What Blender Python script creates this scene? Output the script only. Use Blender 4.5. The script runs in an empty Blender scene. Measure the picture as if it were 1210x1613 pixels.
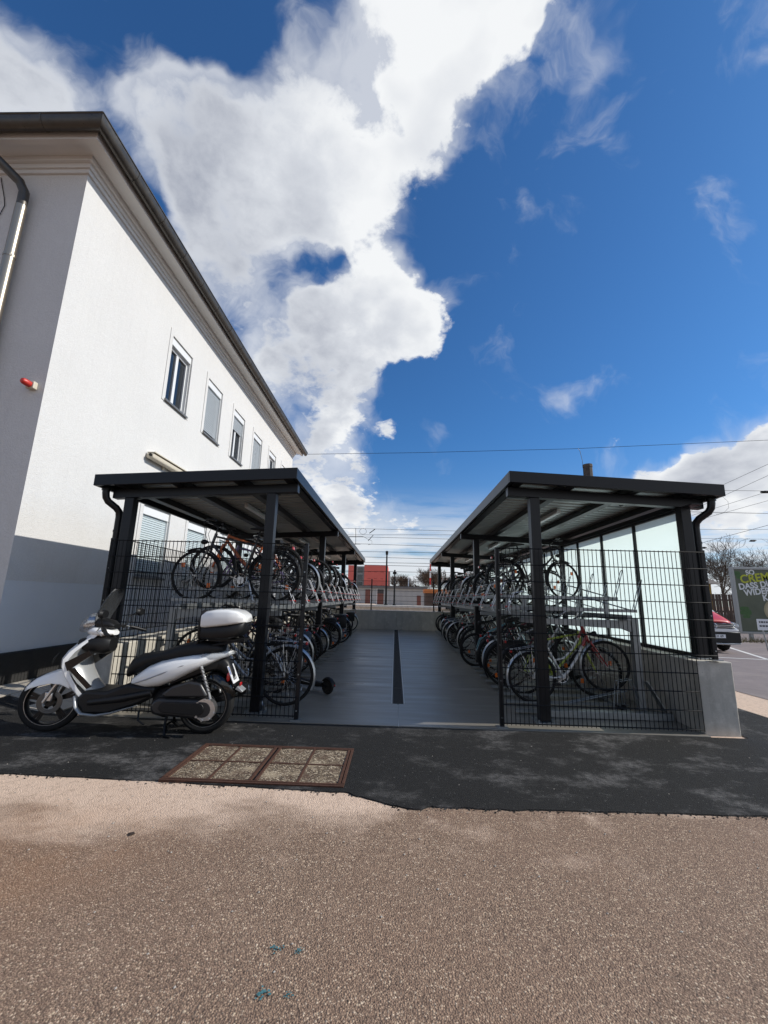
import bpy, bmesh, math, random
from mathutils import Vector, Matrix
random.seed(7)
scene = bpy.context.scene
COL = scene.collection
R = math.radians

# ------------------------------------------------------------------ camera
cam_data = bpy.data.cameras.new('camera')
cam_data.sensor_fit = 'HORIZONTAL'
cam_data.sensor_width = 36.0
cam_data.lens = 19.656
cam_data.clip_start = 0.05
cam_data.clip_end = 6000
cam = bpy.data.objects.new('camera', cam_data)
COL.objects.link(cam)
CAM_RT = Vector((0.99936365, 0.02608196, 0.02433172))
CAM_UP = Vector((-0.01855152, -0.20256543, 0.97909299))
CAM_FW = Vector((-0.03046543, 0.97892133, 0.20195267))
CAM_POS = Vector((-0.06498, -5.19658, 1.40708))
m = Matrix.Identity(4)
for i in range(3):
    m[i][0] = CAM_RT[i]; m[i][1] = CAM_UP[i]; m[i][2] = -CAM_FW[i]; m[i][3] = CAM_POS[i]
cam.matrix_world = m
scene.camera = cam

def ray(u, v):
    """direction in the world seen at a point of the 1210 x 1613 photograph"""
    return (CAM_FW * 660.66 + CAM_RT * (u - 605) + CAM_UP * (806.5 - v)).normalized()

def at_y(u, v, y):
    d = ray(u, v)
    return CAM_POS + d * ((y - CAM_POS.y) / d.y)

# ------------------------------------------------------------------ render, exposure
scene.render.engine = 'CYCLES'
scene.cycles.use_denoising = True
scene.cycles.max_bounces = 7
scene.cycles.diffuse_bounces = 4
scene.cycles.glossy_bounces = 3
scene.cycles.transmission_bounces = 5
scene.cycles.transparent_max_bounces = 12
scene.cycles.sample_clamp_indirect = 6.0
scene.cycles.caustics_reflective = False
scene.cycles.caustics_refractive = False
scene.view_settings.view_transform = 'Standard'
scene.view_settings.look = 'None'
scene.view_settings.exposure = 0.0
scene.view_settings.gamma = 1.0
scene.view_settings.use_curve_mapping = False

# ------------------------------------------------------------------ sun and sky
SUN_DIR = Vector((1.0, 0.035, 0.69)).normalized()      # towards the sun
SUN_EL = math.asin(SUN_DIR.z)
sun_data = bpy.data.lights.new('sun', 'SUN')
sun_data.energy = 4.3
sun_data.angle = R(0.53)
sun_data.color = (1.0, 0.955, 0.88)
sun = bpy.data.objects.new('sun', sun_data)
COL.objects.link(sun)
sun.rotation_euler = SUN_DIR.to_track_quat('Z', 'Y').to_euler()
sun.location = (20, 0, 20)

world = bpy.data.worlds.new('World')
scene.world = world
world.use_nodes = True
WN, WL = world.node_tree.nodes, world.node_tree.links
WN.clear()

class NG:
    """small helper to write node graphs as expressions"""
    def __init__(self, nodes, links):
        self.n, self.l = nodes, links
    def node(self, t, **props):
        n = self.n.new(t)
        for k, v in props.items():
            setattr(n, k, v)
        return n
    def put(self, sock, val):
        if val is None:
            return
        if isinstance(val, bpy.types.NodeSocket):
            self.l.new(val, sock)
        else:
            if hasattr(sock.default_value, '__len__') and not isinstance(val, (int, float)):
                val = tuple(val)
                if len(sock.default_value) == 4 and len(val) == 3:
                    val = val + (1.0,)
            sock.default_value = val
    def math(self, op, a, b=None, c=None, clamp=False):
        n = self.node('ShaderNodeMath', operation=op, use_clamp=clamp)
        self.put(n.inputs[0], a)
        if b is not None: self.put(n.inputs[1], b)
        if c is not None: self.put(n.inputs[2], c)
        return n.outputs[0]
    def vmath(self, op, a, b=None, scale=None):
        n = self.node('ShaderNodeVectorMath', operation=op)
        self.put(n.inputs[0], a)
        if b is not None: self.put(n.inputs[1], b)
        if scale is not None: self.put(n.inputs['Scale'], scale)
        return n.outputs['Value'] if op in ('DOT_PRODUCT', 'LENGTH', 'DISTANCE') else n.outputs[0]
    def noise(self, vec, scale, detail=4, rough=0.5, dist=0.0, lac=2.0, out='Fac'):
        n = self.node('ShaderNodeTexNoise')
        self.put(n.inputs['Vector'], vec); n.inputs['Scale'].default_value = scale
        n.inputs['Detail'].default_value = detail; n.inputs['Roughness'].default_value = rough
        n.inputs['Distortion'].default_value = dist; n.inputs['Lacunarity'].default_value = lac
        return n.outputs[out]
    def voro(self, vec, scale, feature='F1', out='Distance', rand=1.0):
        n = self.node('ShaderNodeTexVoronoi', feature=feature)
        self.put(n.inputs['Vector'], vec); n.inputs['Scale'].default_value = scale
        n.inputs['Randomness'].default_value = rand
        return n.outputs[out]
    def remap(self, x, a, b, c=0.0, d=1.0, smooth=False):
        n = self.node('ShaderNodeMapRange', interpolation_type='SMOOTHSTEP' if smooth else 'LINEAR')
        n.clamp = True
        self.put(n.inputs[0], x)
        for i, v in enumerate((a, b, c, d)):
            self.put(n.inputs[i + 1], v)
        return n.outputs[0]
    def mix(self, fac, a, b, blend='MIX'):
        n = self.node('ShaderNodeMix', data_type='RGBA', blend_type=blend)
        self.put(n.inputs[0], fac); self.put(n.inputs[6], a); self.put(n.inputs[7], b)
        return n.outputs[2]
    def ramp(self, fac, stops):
        n = self.node('ShaderNodeValToRGB')
        el = n.color_ramp.elements
        while len(el) < len(stops): el.new(0.5)
        for e, (p, c) in zip(el, stops):
            e.position = p; e.color = tuple(c) + ((1.0,) if len(c) == 3 else ())
        self.put(n.inputs[0], fac)
        return n.outputs[0]
    def sep(self, vec):
        n = self.node('ShaderNodeSeparateXYZ'); self.put(n.inputs[0], vec)
        return n.outputs
    def comb(self, x, y, z):
        n = self.node('ShaderNodeCombineXYZ')
        for i, v in enumerate((x, y, z)): self.put(n.inputs[i], v)
        return n.outputs[0]
    def bump(self, h, strength=0.5, dist=0.01, normal=None):
        n = self.node('ShaderNodeBump')
        n.inputs['Strength'].default_value = strength; n.inputs['Distance'].default_value = dist
        self.put(n.inputs['Height'], h)
        if normal is not None: self.put(n.inputs['Normal'], normal)
        return n.outputs[0]

def build_sky():
    g = NG(WN, WL)
    out = g.node('ShaderNodeOutputWorld')
    bg = g.node('ShaderNodeBackground')
    bg.inputs['Strength'].default_value = 0.118
    sky = g.node('ShaderNodeTexSky', sky_type='NISHITA')
    sky.sun_disc = False
    sky.sun_elevation = SUN_EL
    sky.sun_rotation = math.atan2(SUN_DIR.x, SUN_DIR.y)
    sky.air_density = 1.0
    sky.dust_density = 0.6
    sky.ozone_density = 2.2
    d = g.node('ShaderNodeTexCoord').outputs['Generated']
    d = g.vmath('NORMALIZE', d)
    dz = g.sep(d)[2]
    # cumulus masses: direction, angular size, weight
    blobs = [  # direction seen at u, v of the photograph, angular size, weight
        (225, 140, 70, .70), (290, 235, 105, .72), (400, 215, 105, .72), (520, 250, 110, .75), (650, 225, 80, .62), (640, 110, 95, .75), (580, 25, 60, .5),
        (740, 45, 85, .85), (820, -40, 90, .95), (430, 350, 95, .62), (560, 355, 70, .60), (320, 340, 90, .5), (480, 110, 60, .3),
        (575, 510, 70, .90), (650, 505, 56, .90), (490, 480, 40, .85), (625, 440, 40, .80), (415, 500, 75, .48), (345, 430, 75, .42),
        (440, 590, 62, .60), (545, 625, 50, .40), (520, 685, 46, .72), (610, 668, 34, .34), (475, 750, 66, .58), (560, 770, 44, .44), (545, 840, 60, .45), (640, 830, 50, .3), (590, 600, 40, .3),
        (0, 95, 95, .85), (-80, 160, 110, .8), (60, 150, 50, .4),
        (1185, 735, 48, .85), (1105, 752, 42, .80), (1035, 757, 36, .72), (1170, 800, 75, .8), (1080, 790, 50, .6), (1290, 720, 80, .9), (1000, 845, 50, .45),
        (845, 290, 26, .20), (800, 300, 20, .18), (938, 122, 24, .18), (868, 110, 26, .18), (705, 672, 20, .24), (880, 632, 26, .30), (960, 712, 30, .26),
        (440, 435, 46, -.42), (500, 425, 36, -.55), (545, 412, 20, -.4), (505, 548, 38, .5), (345, 45, 62, -.55), (250, 40, 60, -.4), (640, 600, 34, -.45), (640, 730, 40, -.4), (700, 380, 30, -.4), (205, 330, 60, -.3), (590, 630, 24, -.3),
    ]
    bl = []
    for u, v, r, w in blobs:
        c = ray(u, v)
        a = 0.5 * (math.acos(max(-1, min(1, c.dot(ray(u + r, v))))) + math.acos(max(-1, min(1, c.dot(ray(u, v + r))))))
        bl.append((c, a, w))
    rr = random.Random(21)
    for k in range(11):          # the same kind of broken cumulus all round the sky
        az = R(80 + k * 20 + rr.uniform(-5, 5)); el = R(rr.uniform(10, 60))
        c = Vector((math.sin(az) * math.cos(el), math.cos(az) * math.cos(el), math.sin(el)))
        bl.append((c, rr.uniform(.15, .3), rr.uniform(.7, 1.0)))
    # slow warp so that the outlines are not round
    wn = g.noise(d, 4.5, 4, 0.6, out='Color')
    warp = g.vmath('SCALE', g.vmath('SUBTRACT', wn, (0.5, 0.5, 0.5)), scale=0.16)
    dw = g.vmath('NORMALIZE', g.vmath('ADD', d, warp))
    tot = None
    for c, a, w in bl:
        dt = g.vmath('DOT_PRODUCT', dw, tuple(c))
        # exp(-2(1-cos)/a^2): a soft mass round its direction
        e = g.math('EXPONENT', g.math('MULTIPLY_ADD', dt, 2.0 / (a * a), -2.0 / (a * a)))
        tot = g.math('MULTIPLY', e, w) if tot is None else g.math('MULTIPLY_ADD', e, w, tot)
    body = g.math('MAXIMUM', g.math('MINIMUM', tot, 1.0), -.4)
    # farther clouds show smaller features: the layer is seen more and more from the side
    pd = g.vmath('SCALE', d, scale=g.math('DIVIDE', 1.0, g.math('ADD', g.math('MAXIMUM', dz, 0.0), 0.42)))
    fine = g.noise(pd, 5.6, 11, 0.64, dist=0.08)
    puff = g.voro(g.vmath('ADD', d, g.vmath('SCALE', wn, scale=0.10)), 13.0, 'F1')
    dens = g.math('ADD', body, g.math('MULTIPLY', g.math('SUBTRACT', fine, 0.5), 1.25))
    dens = g.math('ADD', dens, g.math('MULTIPLY', g.math('SUBTRACT', 0.42, puff), 0.22))
    fray = g.noise(pd, 26.0, 6, 0.6, dist=0.3)
    dens = g.math('ADD', dens, g.math('MULTIPLY', g.math('SUBTRACT', fray, 0.5), 0.60))
    # crisp billows towards the sun, frayed edge on the lee side
    soft = g.remap(g.vmath('DOT_PRODUCT', d, tuple((CAM_RT + CAM_UP * -0.35).normalized())), -0.5, -0.05, 0.62, 0.24)
    alpha = g.remap(dens, 0.36, g.math('ADD', 0.36, soft), 0.0, 1.0, smooth=True)
    # thin veils drawn out round the masses
    vn = g.noise(g.vmath('MULTIPLY', dw, (1.0, 1.6, 0.8)), 7.0, 6, 0.58, dist=0.35)
    veil = g.remap(g.math('ADD', g.math('MULTIPLY', body, 0.9), g.math('MULTIPLY', g.math('SUBTRACT', vn, 0.5), 1.5)), 0.10, 0.75, 0.0, 0.62, smooth=True)
    alpha = g.math('MAXIMUM', alpha, veil)
    alpha = g.math('MULTIPLY', alpha, g.remap(dz, -0.01, 0.03))
    # shade: thick parts turn grey, parts facing the sun stay white
    fa = g.noise(pd, 4.6, 3, 0.5)
    fb = g.noise(g.vmath('ADD', pd, tuple(SUN_DIR * 0.07)), 4.6, 3, 0.5)
    lit = g.math('SUBTRACT', fa, fb)
    thick = g.remap(dens, 0.45, 1.45, 0.0, 1.0)
    away = g.remap(g.vmath('DOT_PRODUCT', d, tuple(ray(900, 250))), 0.97, 0.80, 0.0, 1.0, smooth=True)
    grey = g.math('MULTIPLY', thick, g.math('MULTIPLY_ADD', away, 0.85, 0.22))
    grey = g.math('ADD', grey, g.math('MULTIPLY', g.math('SUBTRACT', g.noise(pd, 2.6, 5, 0.55), 0.45), g.math('MULTIPLY', g.math('MULTIPLY', away, thick), 1.9)))
    grey = g.math('MULTIPLY', grey, g.remap(dz, 0.12, 0.5, 0.30, 1.0))
    grey = g.math('SUBTRACT', grey, g.math('MULTIPLY', lit, 1.5), clamp=True)
    ccol = g.ramp(grey, [(0.0, (7.7, 7.85, 8.0)), (0.30, (5.9, 6.15, 6.6)), (1.0, (3.2, 3.45, 4.1))])
    # low clouds near the horizon, long and flat
    flat = g.noise(g.vmath('MULTIPLY', d, (1.0, 1.0, 8.0)), 4.0, 5, 0.58)
    lowm = g.math('MULTIPLY', g.remap(flat, 0.30, 0.54, 0, 0.95, smooth=True), g.remap(dz, 0.27, 0.09, 0.0, 1.0, smooth=True))
    skyc = sky.outputs[0]
    tint = g.mix(g.remap(dz, 0.38, 0.0, 0.0, 1.0, smooth=True), (0.35, 0.73, 1.10), (0.72, 0.86, 1.04))
    deep = g.mix(1.0, skyc, tint, 'MULTIPLY')     # the deep blue of the clear air after rain
    c1 = g.mix(lowm, deep, (6.4, 6.7, 7.1))
    c2 = g.mix(alpha, c1, ccol)
    g.put(bg.inputs[0], c2)
    WL.new(bg.outputs[0], out.inputs[0])
build_sky()
world.cycles.sampling_method = 'NONE'

# ------------------------------------------------------------------ mesh helpers
class MB:
    def __init__(self):
        self.v, self.f = [], []
    def add(self, vs, fs):
        o = len(self.v)
        self.v += [tuple(p) for p in vs]
        self.f += [tuple(i + o for i in q) for q in fs]
        return self
    def box(self, x0, x1, y0, y1, z0, z1):
        vs = [(x, y, z) for z in (z0, z1) for y in (y0, y1) for x in (x0, x1)]
        return self.add(vs, [(0, 2, 3, 1), (4, 5, 7, 6), (0, 1, 5, 4), (2, 6, 7, 3), (0, 4, 6, 2), (1, 3, 7, 5)])
    def hexa(self, b, t):
        """a block from four bottom and four top corners, both counter-clockwise seen from above"""
        vs = list(b) + list(t)
        return self.add(vs, [(3, 2, 1, 0), (4, 5, 6, 7), (0, 1, 5, 4), (1, 2, 6, 5), (2, 3, 7, 6), (3, 0, 4, 7)])
    def beam(self, p0, p1, w, h, up=(0, 0, 1)):
        p0, p1 = Vector(p0), Vector(p1)
        d = (p1 - p0).normalized()
        s = d.cross(Vector(up))
        if s.length < 1e-4: s = d.cross(Vector((0, 1, 0)))
        s.normalize(); u = s.cross(d)
        c = [(-w / 2, -h / 2), (w / 2, -h / 2), (w / 2, h / 2), (-w / 2, h / 2)]
        vs = [p0 + s * a + u * b for a, b in c] + [p1 + s * a + u * b for a, b in c]
        return self.add(vs, [(0, 1, 2, 3), (7, 6, 5, 4), (0, 4, 5, 1), (1, 5, 6, 2), (2, 6, 7, 3), (3, 7, 4, 0)])
    def tube(self, pts, r, n=8, closed=False, caps=True, flat=None):
        pts = [Vector(p) for p in pts]
        k = len(pts)
        rs = r if isinstance(r, (list, tuple)) else [r] * k
        rings, prev = [], None
        for i, p in enumerate(pts):
            a = pts[i - 1] if (i > 0 or closed) else p
            b = pts[(i + 1) % k] if (i < k - 1 or closed) else p
            t = (b - a).normalized()
            if prev is None:
                ref = Vector((0, 0, 1)) if abs(t.z) < .9 else Vector((1, 0, 0))
                s = t.cross(ref).normalized()
            else:
                s = prev - t * prev.dot(t)
                s = s.normalized() if s.length > 1e-6 else t.cross(Vector((0, 0, 1))).normalized()
            prev = s
            u = t.cross(s)
            rings.append([p + (s * math.cos(2 * math.pi * j / n) + u * math.sin(2 * math.pi * j / n) * (flat or 1)) * rs[i] for j in range(n)])
        self.rings(rings, closed=closed, caps=caps)
        return self
    def rings(self, rings, closed=False, caps=True):
        n = len(rings[0]); k = len(rings)
        vs = [p for q in rings for p in q]
        fs = []
        for i in range(k if closed else k - 1):
            a, b = i * n, ((i + 1) % k) * n
            for j in range(n):
                jj = (j + 1) % n
                fs.append((a + j, a + jj, b + jj, b + j))
        if caps and not closed:
            fs.append(tuple(range(n - 1, -1, -1)))
            fs.append(tuple((k - 1) * n + j for j in range(n)))
        return self.add(vs, fs)
    def torus(self, c, RR, r, axis='y', n=40, m=8, rz=None, a0=0, a1=360):
        full = abs(a1 - a0) >= 360
        rings = []
        k = n if full else n + 1
        for i in range(k):
            a = R(a0) + (R(a1) - R(a0)) * i / n
            ca, sa = math.cos(a), math.sin(a)
            ring = []
            for j in range(m):
                b = 2 * math.pi * j / m
                q = RR + r * math.cos(b); h = (rz or r) * math.sin(b)
                if axis == 'y': ring.append((c[0] + q * ca, c[1] + h, c[2] + q * sa))
                elif axis == 'x': ring.append((c[0] + h, c[1] + q * ca, c[2] + q * sa))
                else: ring.append((c[0] + q * ca, c[1] + q * sa, c[2] + h))
            rings.append(ring)
        return self.rings(rings, closed=full)
    def disc(self, c, r, h, axis='y', n=16, r2=None):
        """a short cylinder centred on c"""
        ax = {'x': Vector((1, 0, 0)), 'y': Vector((0, 1, 0)), 'z': Vector((0, 0, 1))}[axis]
        c = Vector(c)
        return self.tube([c - ax * h / 2, c + ax * h / 2], [r, r if r2 is None else r2], n)
    def prism(self, poly, y0, y1):
        """polygon of (x, z) extruded along y"""
        n = len(poly)
        area = sum(poly[i][0] * poly[(i + 1) % n][1] - poly[(i + 1) % n][0] * poly[i][1] for i in range(n))
        if area < 0: poly = poly[::-1]
        vs = [(x, y0, z) for x, z in poly] + [(x, y1, z) for x, z in poly]
        fs = [tuple(range(n)), tuple(range(2 * n - 1, n - 1, -1))]
        fs += [(i, i + n, (i + 1) % n + n, (i + 1) % n) for i in range(n)]
        return self.add(vs, fs)
    def sections(self, secs, n=16, p=2.6, caps=True):
        """a body lofted along x: (x, half width, z bottom, z top) with superellipse outlines"""
        rings = []
        for x, w, zb, zt in secs:
            cz, hz = (zb + zt) / 2, (zt - zb) / 2
            ring = []
            for j in range(n):
                a = 2 * math.pi * j / n
                ca, sa = math.cos(a), math.sin(a)
                ring.append((x, w * math.copysign(abs(ca) ** (2 / p), ca), cz + hz * math.copysign(abs(sa) ** (2 / p), sa)))
            rings.append(ring)
        return self.rings(rings, caps=caps)
    def sphere(self, c, r, n=12, m=8, sx=1, sy=1, sz=1):
        rings = []
        for i in range(1, m):
            t = math.pi * i / m
            rings.append([(c[0] + sx * r * math.sin(t) * math.cos(2 * math.pi * j / n), c[1] + sy * r * math.sin(t) * math.sin(2 * math.pi * j / n), c[2] - sz * r * math.cos(t)) for j in range(n)])
        return self.rings(rings)
    def mesh(self, name, mat=None, smooth=False):
        me = bpy.data.meshes.new(name)
        me.from_pydata(self.v, [], self.f)
        if mat is not None: me.materials.append(mat)
        if smooth:
            me.polygons.foreach_set('use_smooth', [True] * len(me.polygons))
            me.set_sharp_from_angle(angle=R(38))
        me.update()
        return me
    def build(self, name, mat, parent=None, smooth=False, bevel=0.0, org=None, world=True):
        if org is None:
            org = root_loc(parent) if world else Vector((0, 0, 0))
            loc = Vector((0, 0, 0))
        else:
            org = Vector(org); loc = org.copy()
        if org.length > 0:
            self.v = [(a - org.x, b - org.y, c - org.z) for a, b, c in self.v]
        me = self.mesh(name, mat, smooth)
        o = bpy.data.objects.new(name, me)
        COL.objects.link(o)
        o.location = loc
        if parent is not None: o.parent = parent
        if bevel:
            b = o.modifiers.new('bevel', 'BEVEL'); b.width = bevel; b.segments = 2; b.limit_method = 'ANGLE'; b.angle_limit = R(40)
        return o

def root_loc(o):
    t = Vector((0, 0, 0))
    while o is not None:
        t += o.location; o = o.parent
    return t

def tag(o, label=None, cat=None, group=None, kind=None):
    if label: o['label'] = label
    if cat: o['category'] = cat
    if group: o['group'] = group
    if kind: o['kind'] = kind
    return o

def thing(name, label, cat, loc=(0, 0, 0), group=None):
    o = bpy.data.objects.new(name, None)
    COL.objects.link(o)
    o.location = loc
    o.empty_display_size = 0.2
    return tag(o, label, cat, group)

def obj_from(me, name, parent=None, loc=(0, 0, 0), rot=(0, 0, 0)):
    o = bpy.data.objects.new(name, me)
    COL.objects.link(o)
    o.location = loc; o.rotation_euler = rot
    if parent is not None: o.parent = parent
    return o

def copy_tree(o, parent=None):
    c = o.copy()
    COL.objects.link(c)
    c.parent = parent
    for ch in list(o.children):
        copy_tree(ch, c)
    return c

# ------------------------------------------------------------------ materials
MATS = {}
def mat(name, col, rough=0.5, metal=0.0, var=0.0, vscale=6.0, bump=0.0, bscale=40.0, coat=0.0, spec=0.5, rvar=0.0, dirt=None, obj=False, alpha=None, trans=0.0):
    if name in MATS: return MATS[name]
    mt = bpy.data.materials.new(name)
    mt.use_nodes = True
    n, l = mt.node_tree.nodes, mt.node_tree.links
    b = n['Principled BSDF']
    g = NG(n, l)
    b.inputs['Roughness'].default_value = rough
    b.inputs['Metallic'].default_value = metal
    b.inputs['Coat Weight'].default_value = coat
    b.inputs['Specular IOR Level'].default_value = spec
    b.inputs['Transmission Weight'].default_value = trans
    b.inputs['Base Color'].default_value = tuple(col) + (1,)
    if var or bump or dirt:
        p = g.node('ShaderNodeTexCoord').outputs['Object'] if obj else g.node('ShaderNodeNewGeometry').outputs['Position']
        c = None
        if var:
            f = g.noise(p, vscale, 5, 0.6)
            c = g.mix(f, tuple(x * (1 - var) for x in col), tuple(min(1, x * (1 + var)) for x in col))
            g.put(b.inputs['Base Color'], c)
            if rvar:
                g.put(b.inputs['Roughness'], g.remap(g.noise(p, vscale * 1.7, 4, .6), .3, .7, max(0, rough - rvar), min(1, rough + rvar)))
        if dirt:
            dcol, dscale, amt = dirt
            f = g.remap(g.noise(p, dscale, 7, 0.65), .52, .72, 0, amt)
            c = g.mix(f, c if c is not None else col, dcol)
            g.put(b.inputs['Base Color'], c)
        if bump:
            g.put(b.inputs['Normal'], g.bump(g.noise(p, bscale, 4, 0.6), bump, 0.01))
    MATS[name] = mt
    return mt

def new_mat(name):
    mt = bpy.data.materials.new(name); mt.use_nodes = True
    g = NG(mt.node_tree.nodes, mt.node_tree.links)
    MATS[name] = mt
    return mt, g, mt.node_tree.nodes['Principled BSDF'], g.node('ShaderNodeNewGeometry').outputs['Position']

def m_plaster():
    mt, g, b, p = new_mat('white plaster')
    big = g.noise(p, 0.9, 5, 0.6)
    c = g.mix(big, (.61, .605, .59), (.70, .695, .68))
    run = g.remap(g.noise(g.vmath('MULTIPLY', p, (5.0, 5.0, .28)), 2.0, 6, .6), .50, .74, 0, .10)
    c = g.mix(run, c, (.44, .43, .405))
    spots = g.remap(g.noise(p, 26, 3, 0.6), .66, .76, 0, .25)
    c = g.mix(spots, c, (.45, .44, .42))
    c = g.mix(g.remap(g.noise(p, 48, 4, .65), .35, .65, 0, .16), c, (.36, .355, .34))
    z = g.sep(p)[2]
    low = g.math('MULTIPLY', g.remap(z, 3.6, 1.7, 0, 1), g.remap(g.noise(p, 2.4, 7, 0.65), .45, .7, 0, .28))
    c = g.mix(low, c, (.52, .50, .46))
    g.put(b.inputs['Base Color'], c)
    b.inputs['Roughness'].default_value = .93
    h = g.math('ADD', g.math('MULTIPLY', g.noise(p, 60, 5, 0.65), 1.0), g.math('MULTIPLY', g.noise(p, 14, 3, 0.5), 0.5))
    g.put(b.inputs['Normal'], g.bump(h, 0.7, 0.013))
    return mt
def m_grey_plaster():
    mt, g, b, p = new_mat('grey socle plaster')
    c = g.mix(g.noise(p, 1.4, 5, 0.6), (.62, .65, .68), (.72, .74, .76))
    g.put(b.inputs['Base Color'], c); b.inputs['Roughness'].default_value = .92
    g.put(b.inputs['Normal'], g.bump(g.noise(p, 60, 5, 0.65), 0.45, 0.012))
    return mt
def m_old_asphalt():
    mt, g, b, p = new_mat('old brown asphalt')
    s = g.sep(p)
    v1 = g.voro(p, 132, out='Color')
    r1 = g.sep(v1)[0]
    d1 = g.voro(p, 132)
    v2 = g.sep(g.voro(p, 280, out='Color'))[1]
    stones = g.ramp(r1, [(0.0, (.085, .062, .052)), (.35, (.175, .128, .104)), (.62, (.26, .19, .155)), (.80, (.36, .275, .22)), (.92, (.52, .43, .345)), (1.0, (.88, .82, .72))])
    fine = g.ramp(v2, [(0.0, (.10, .075, .062)), (.6, (.25, .185, .15)), (1.0, (.55, .46, .37))])
    c = g.mix(.46, stones, fine)
    c = g.mix(g.remap(d1, .40, .75, 0, .5), c, (.085, .065, .056))
    # a few larger stones, pale and dark, among the fine ones
    vb = g.voro(p, 52, out='Color'); db = g.voro(p, 52); sb = g.sep(vb)
    shape = g.remap(db, .22, .34, 1, 0)
    c = g.mix(g.math('MULTIPLY', g.math('GREATER_THAN', sb[0], .93), shape), c, (.50, .44, .36))
    c = g.mix(g.math('MULTIPLY', g.math('MULTIPLY', g.math('LESS_THAN', sb[1], .10), shape), .8), c, (.07, .055, .048))
    # worn lighter and rustier areas
    big = g.noise(p, .55, 4, .6)
    c = g.mix(g.remap(big, .35, .7, .0, .35), c, (.245, .172, .135))
    # pale grit that has collected along the newer strip
    wob = g.noise(g.vmath('MULTIPLY', p, (.55, 1.0, 1.0)), 1.1, 6, .62)
    dist = g.math('MULTIPLY_ADD', s[1], -1.0, -1.68)           # metres in front of the strip
    reach = g.remap(s[0], .25, -.45, .15, .60, smooth=True)
    f = g.remap(g.math('ADD', g.math('DIVIDE', dist, reach), g.math('MULTIPLY', g.math('SUBTRACT', wob, .5), -3.6)), .55, 1.5, 1.0, 0.0, smooth=True)
    f2 = g.math('MULTIPLY', g.remap(g.noise(g.vmath('ADD', p, (3.1, 8.0, 0)), 1.5, 7, .68), .50, .66, 0, .75, smooth=True), g.remap(dist, .25, 1.1, 1.0, 0.06))
    grit = g.math('MULTIPLY', g.math('MAXIMUM', f, f2), g.remap(g.noise(p, 30, 4, .6), .30, .50, .55, 1.0))
    gcol = g.mix(g.noise(p, 130, 2, .5), (.50, .41, .36), (.80, .70, .63))
    c = g.mix(g.math('MULTIPLY', grit, .90), c, gcol)
    # rust-tinted wash, left
    rw = g.math('MULTIPLY', g.remap(g.vmath('DISTANCE', g.vmath('MULTIPLY', p, (1, 1, 0)), (-2.15, -2.6, 0)), 1.1, .1, 0, 1, smooth=True), g.remap(g.noise(p, 3.0, 5, .6), .35, .6, .1, .6))
    c = g.mix(g.math('MULTIPLY', rw, .50), c, (.34, .195, .105))
    c = g.mix(1.0, c, (1.12, .985, .835), 'MULTIPLY')
    g.put(b.inputs['Base Color'], c)
    b.inputs['Roughness'].default_value = .78
    b.inputs['Specular IOR Level'].default_value = .35
    h = g.math('ADD', g.math('MULTIPLY', d1, -1.0), g.math('MULTIPLY', g.noise(p, 160, 3, .6), .5))
    g.put(b.inputs['Normal'], g.bump(h, .85, .006))
    return mt
def m_new_asphalt():
    mt, g, b, p = new_mat('black fresh asphalt')
    r1 = g.sep(g.voro(p, 120, out='Color'))[0]
    c = g.ramp(r1, [(0.0, (.009, .009, .009)), (.75, (.017, .0165, .016)), (.99, (.024, .024, .023)), (1.0, (.12, .117, .11))])
    n1 = g.noise(g.vmath('MULTIPLY', p, (.7, 1, 1)), 1.9, 7, .68)
    n2 = g.noise(p, 22, 4, .7)
    bloom = g.math('MULTIPLY', g.remap(n1, .50, .64, 0, 1, smooth=True), g.remap(n2, .38, .62, .25, 1))
    s = g.sep(p)
    bloom = g.math('MULTIPLY', bloom, g.remap(g.math('ABSOLUTE', s[0]), .2, 1.6, .55, 1.0))
    c = g.mix(g.math('MULTIPLY', bloom, .85), c, (.135, .13, .125))
    g.put(b.inputs['Base Color'], c)
    b.inputs['Roughness'].default_value = .85
    b.inputs['Specular IOR Level'].default_value = .25
    h = g.math('ADD', g.math('MULTIPLY', g.voro(p, 120), -1.0), g.math('MULTIPLY', g.noise(p, 200, 2, .5), .4))
    g.put(b.inputs['Normal'], g.bump(h, .8, .006))
    return mt
def m_slab():
    mt, g, b, p = new_mat('smoothed concrete slab')
    brush = g.noise(g.vmath('MULTIPLY', p, (.30, 2.6, 1.0)), 1.6, 5, .62)
    big = g.noise(p, .7, 5, .6)
    c = g.mix(brush, (.165, .150, .125), (.225, .206, .174))
    c = g.mix(g.remap(big, .3, .7, 0, .5), c, (.185, .17, .142))
    marks = g.remap(g.noise(g.vmath('MULTIPLY', p, (.5, 3.5, 1.0)), 1.7, 6, .6), .52, .70, 0, .7)
    c = g.mix(marks, c, (.29, .275, .24))
    g.put(b.inputs['Base Color'], c)
    g.put(b.inputs['Roughness'], g.remap(brush, .3, .7, .27, .50))
    g.put(b.inputs['Normal'], g.bump(g.noise(p, 60, 4, .6), .08, .004))
    return mt
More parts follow.
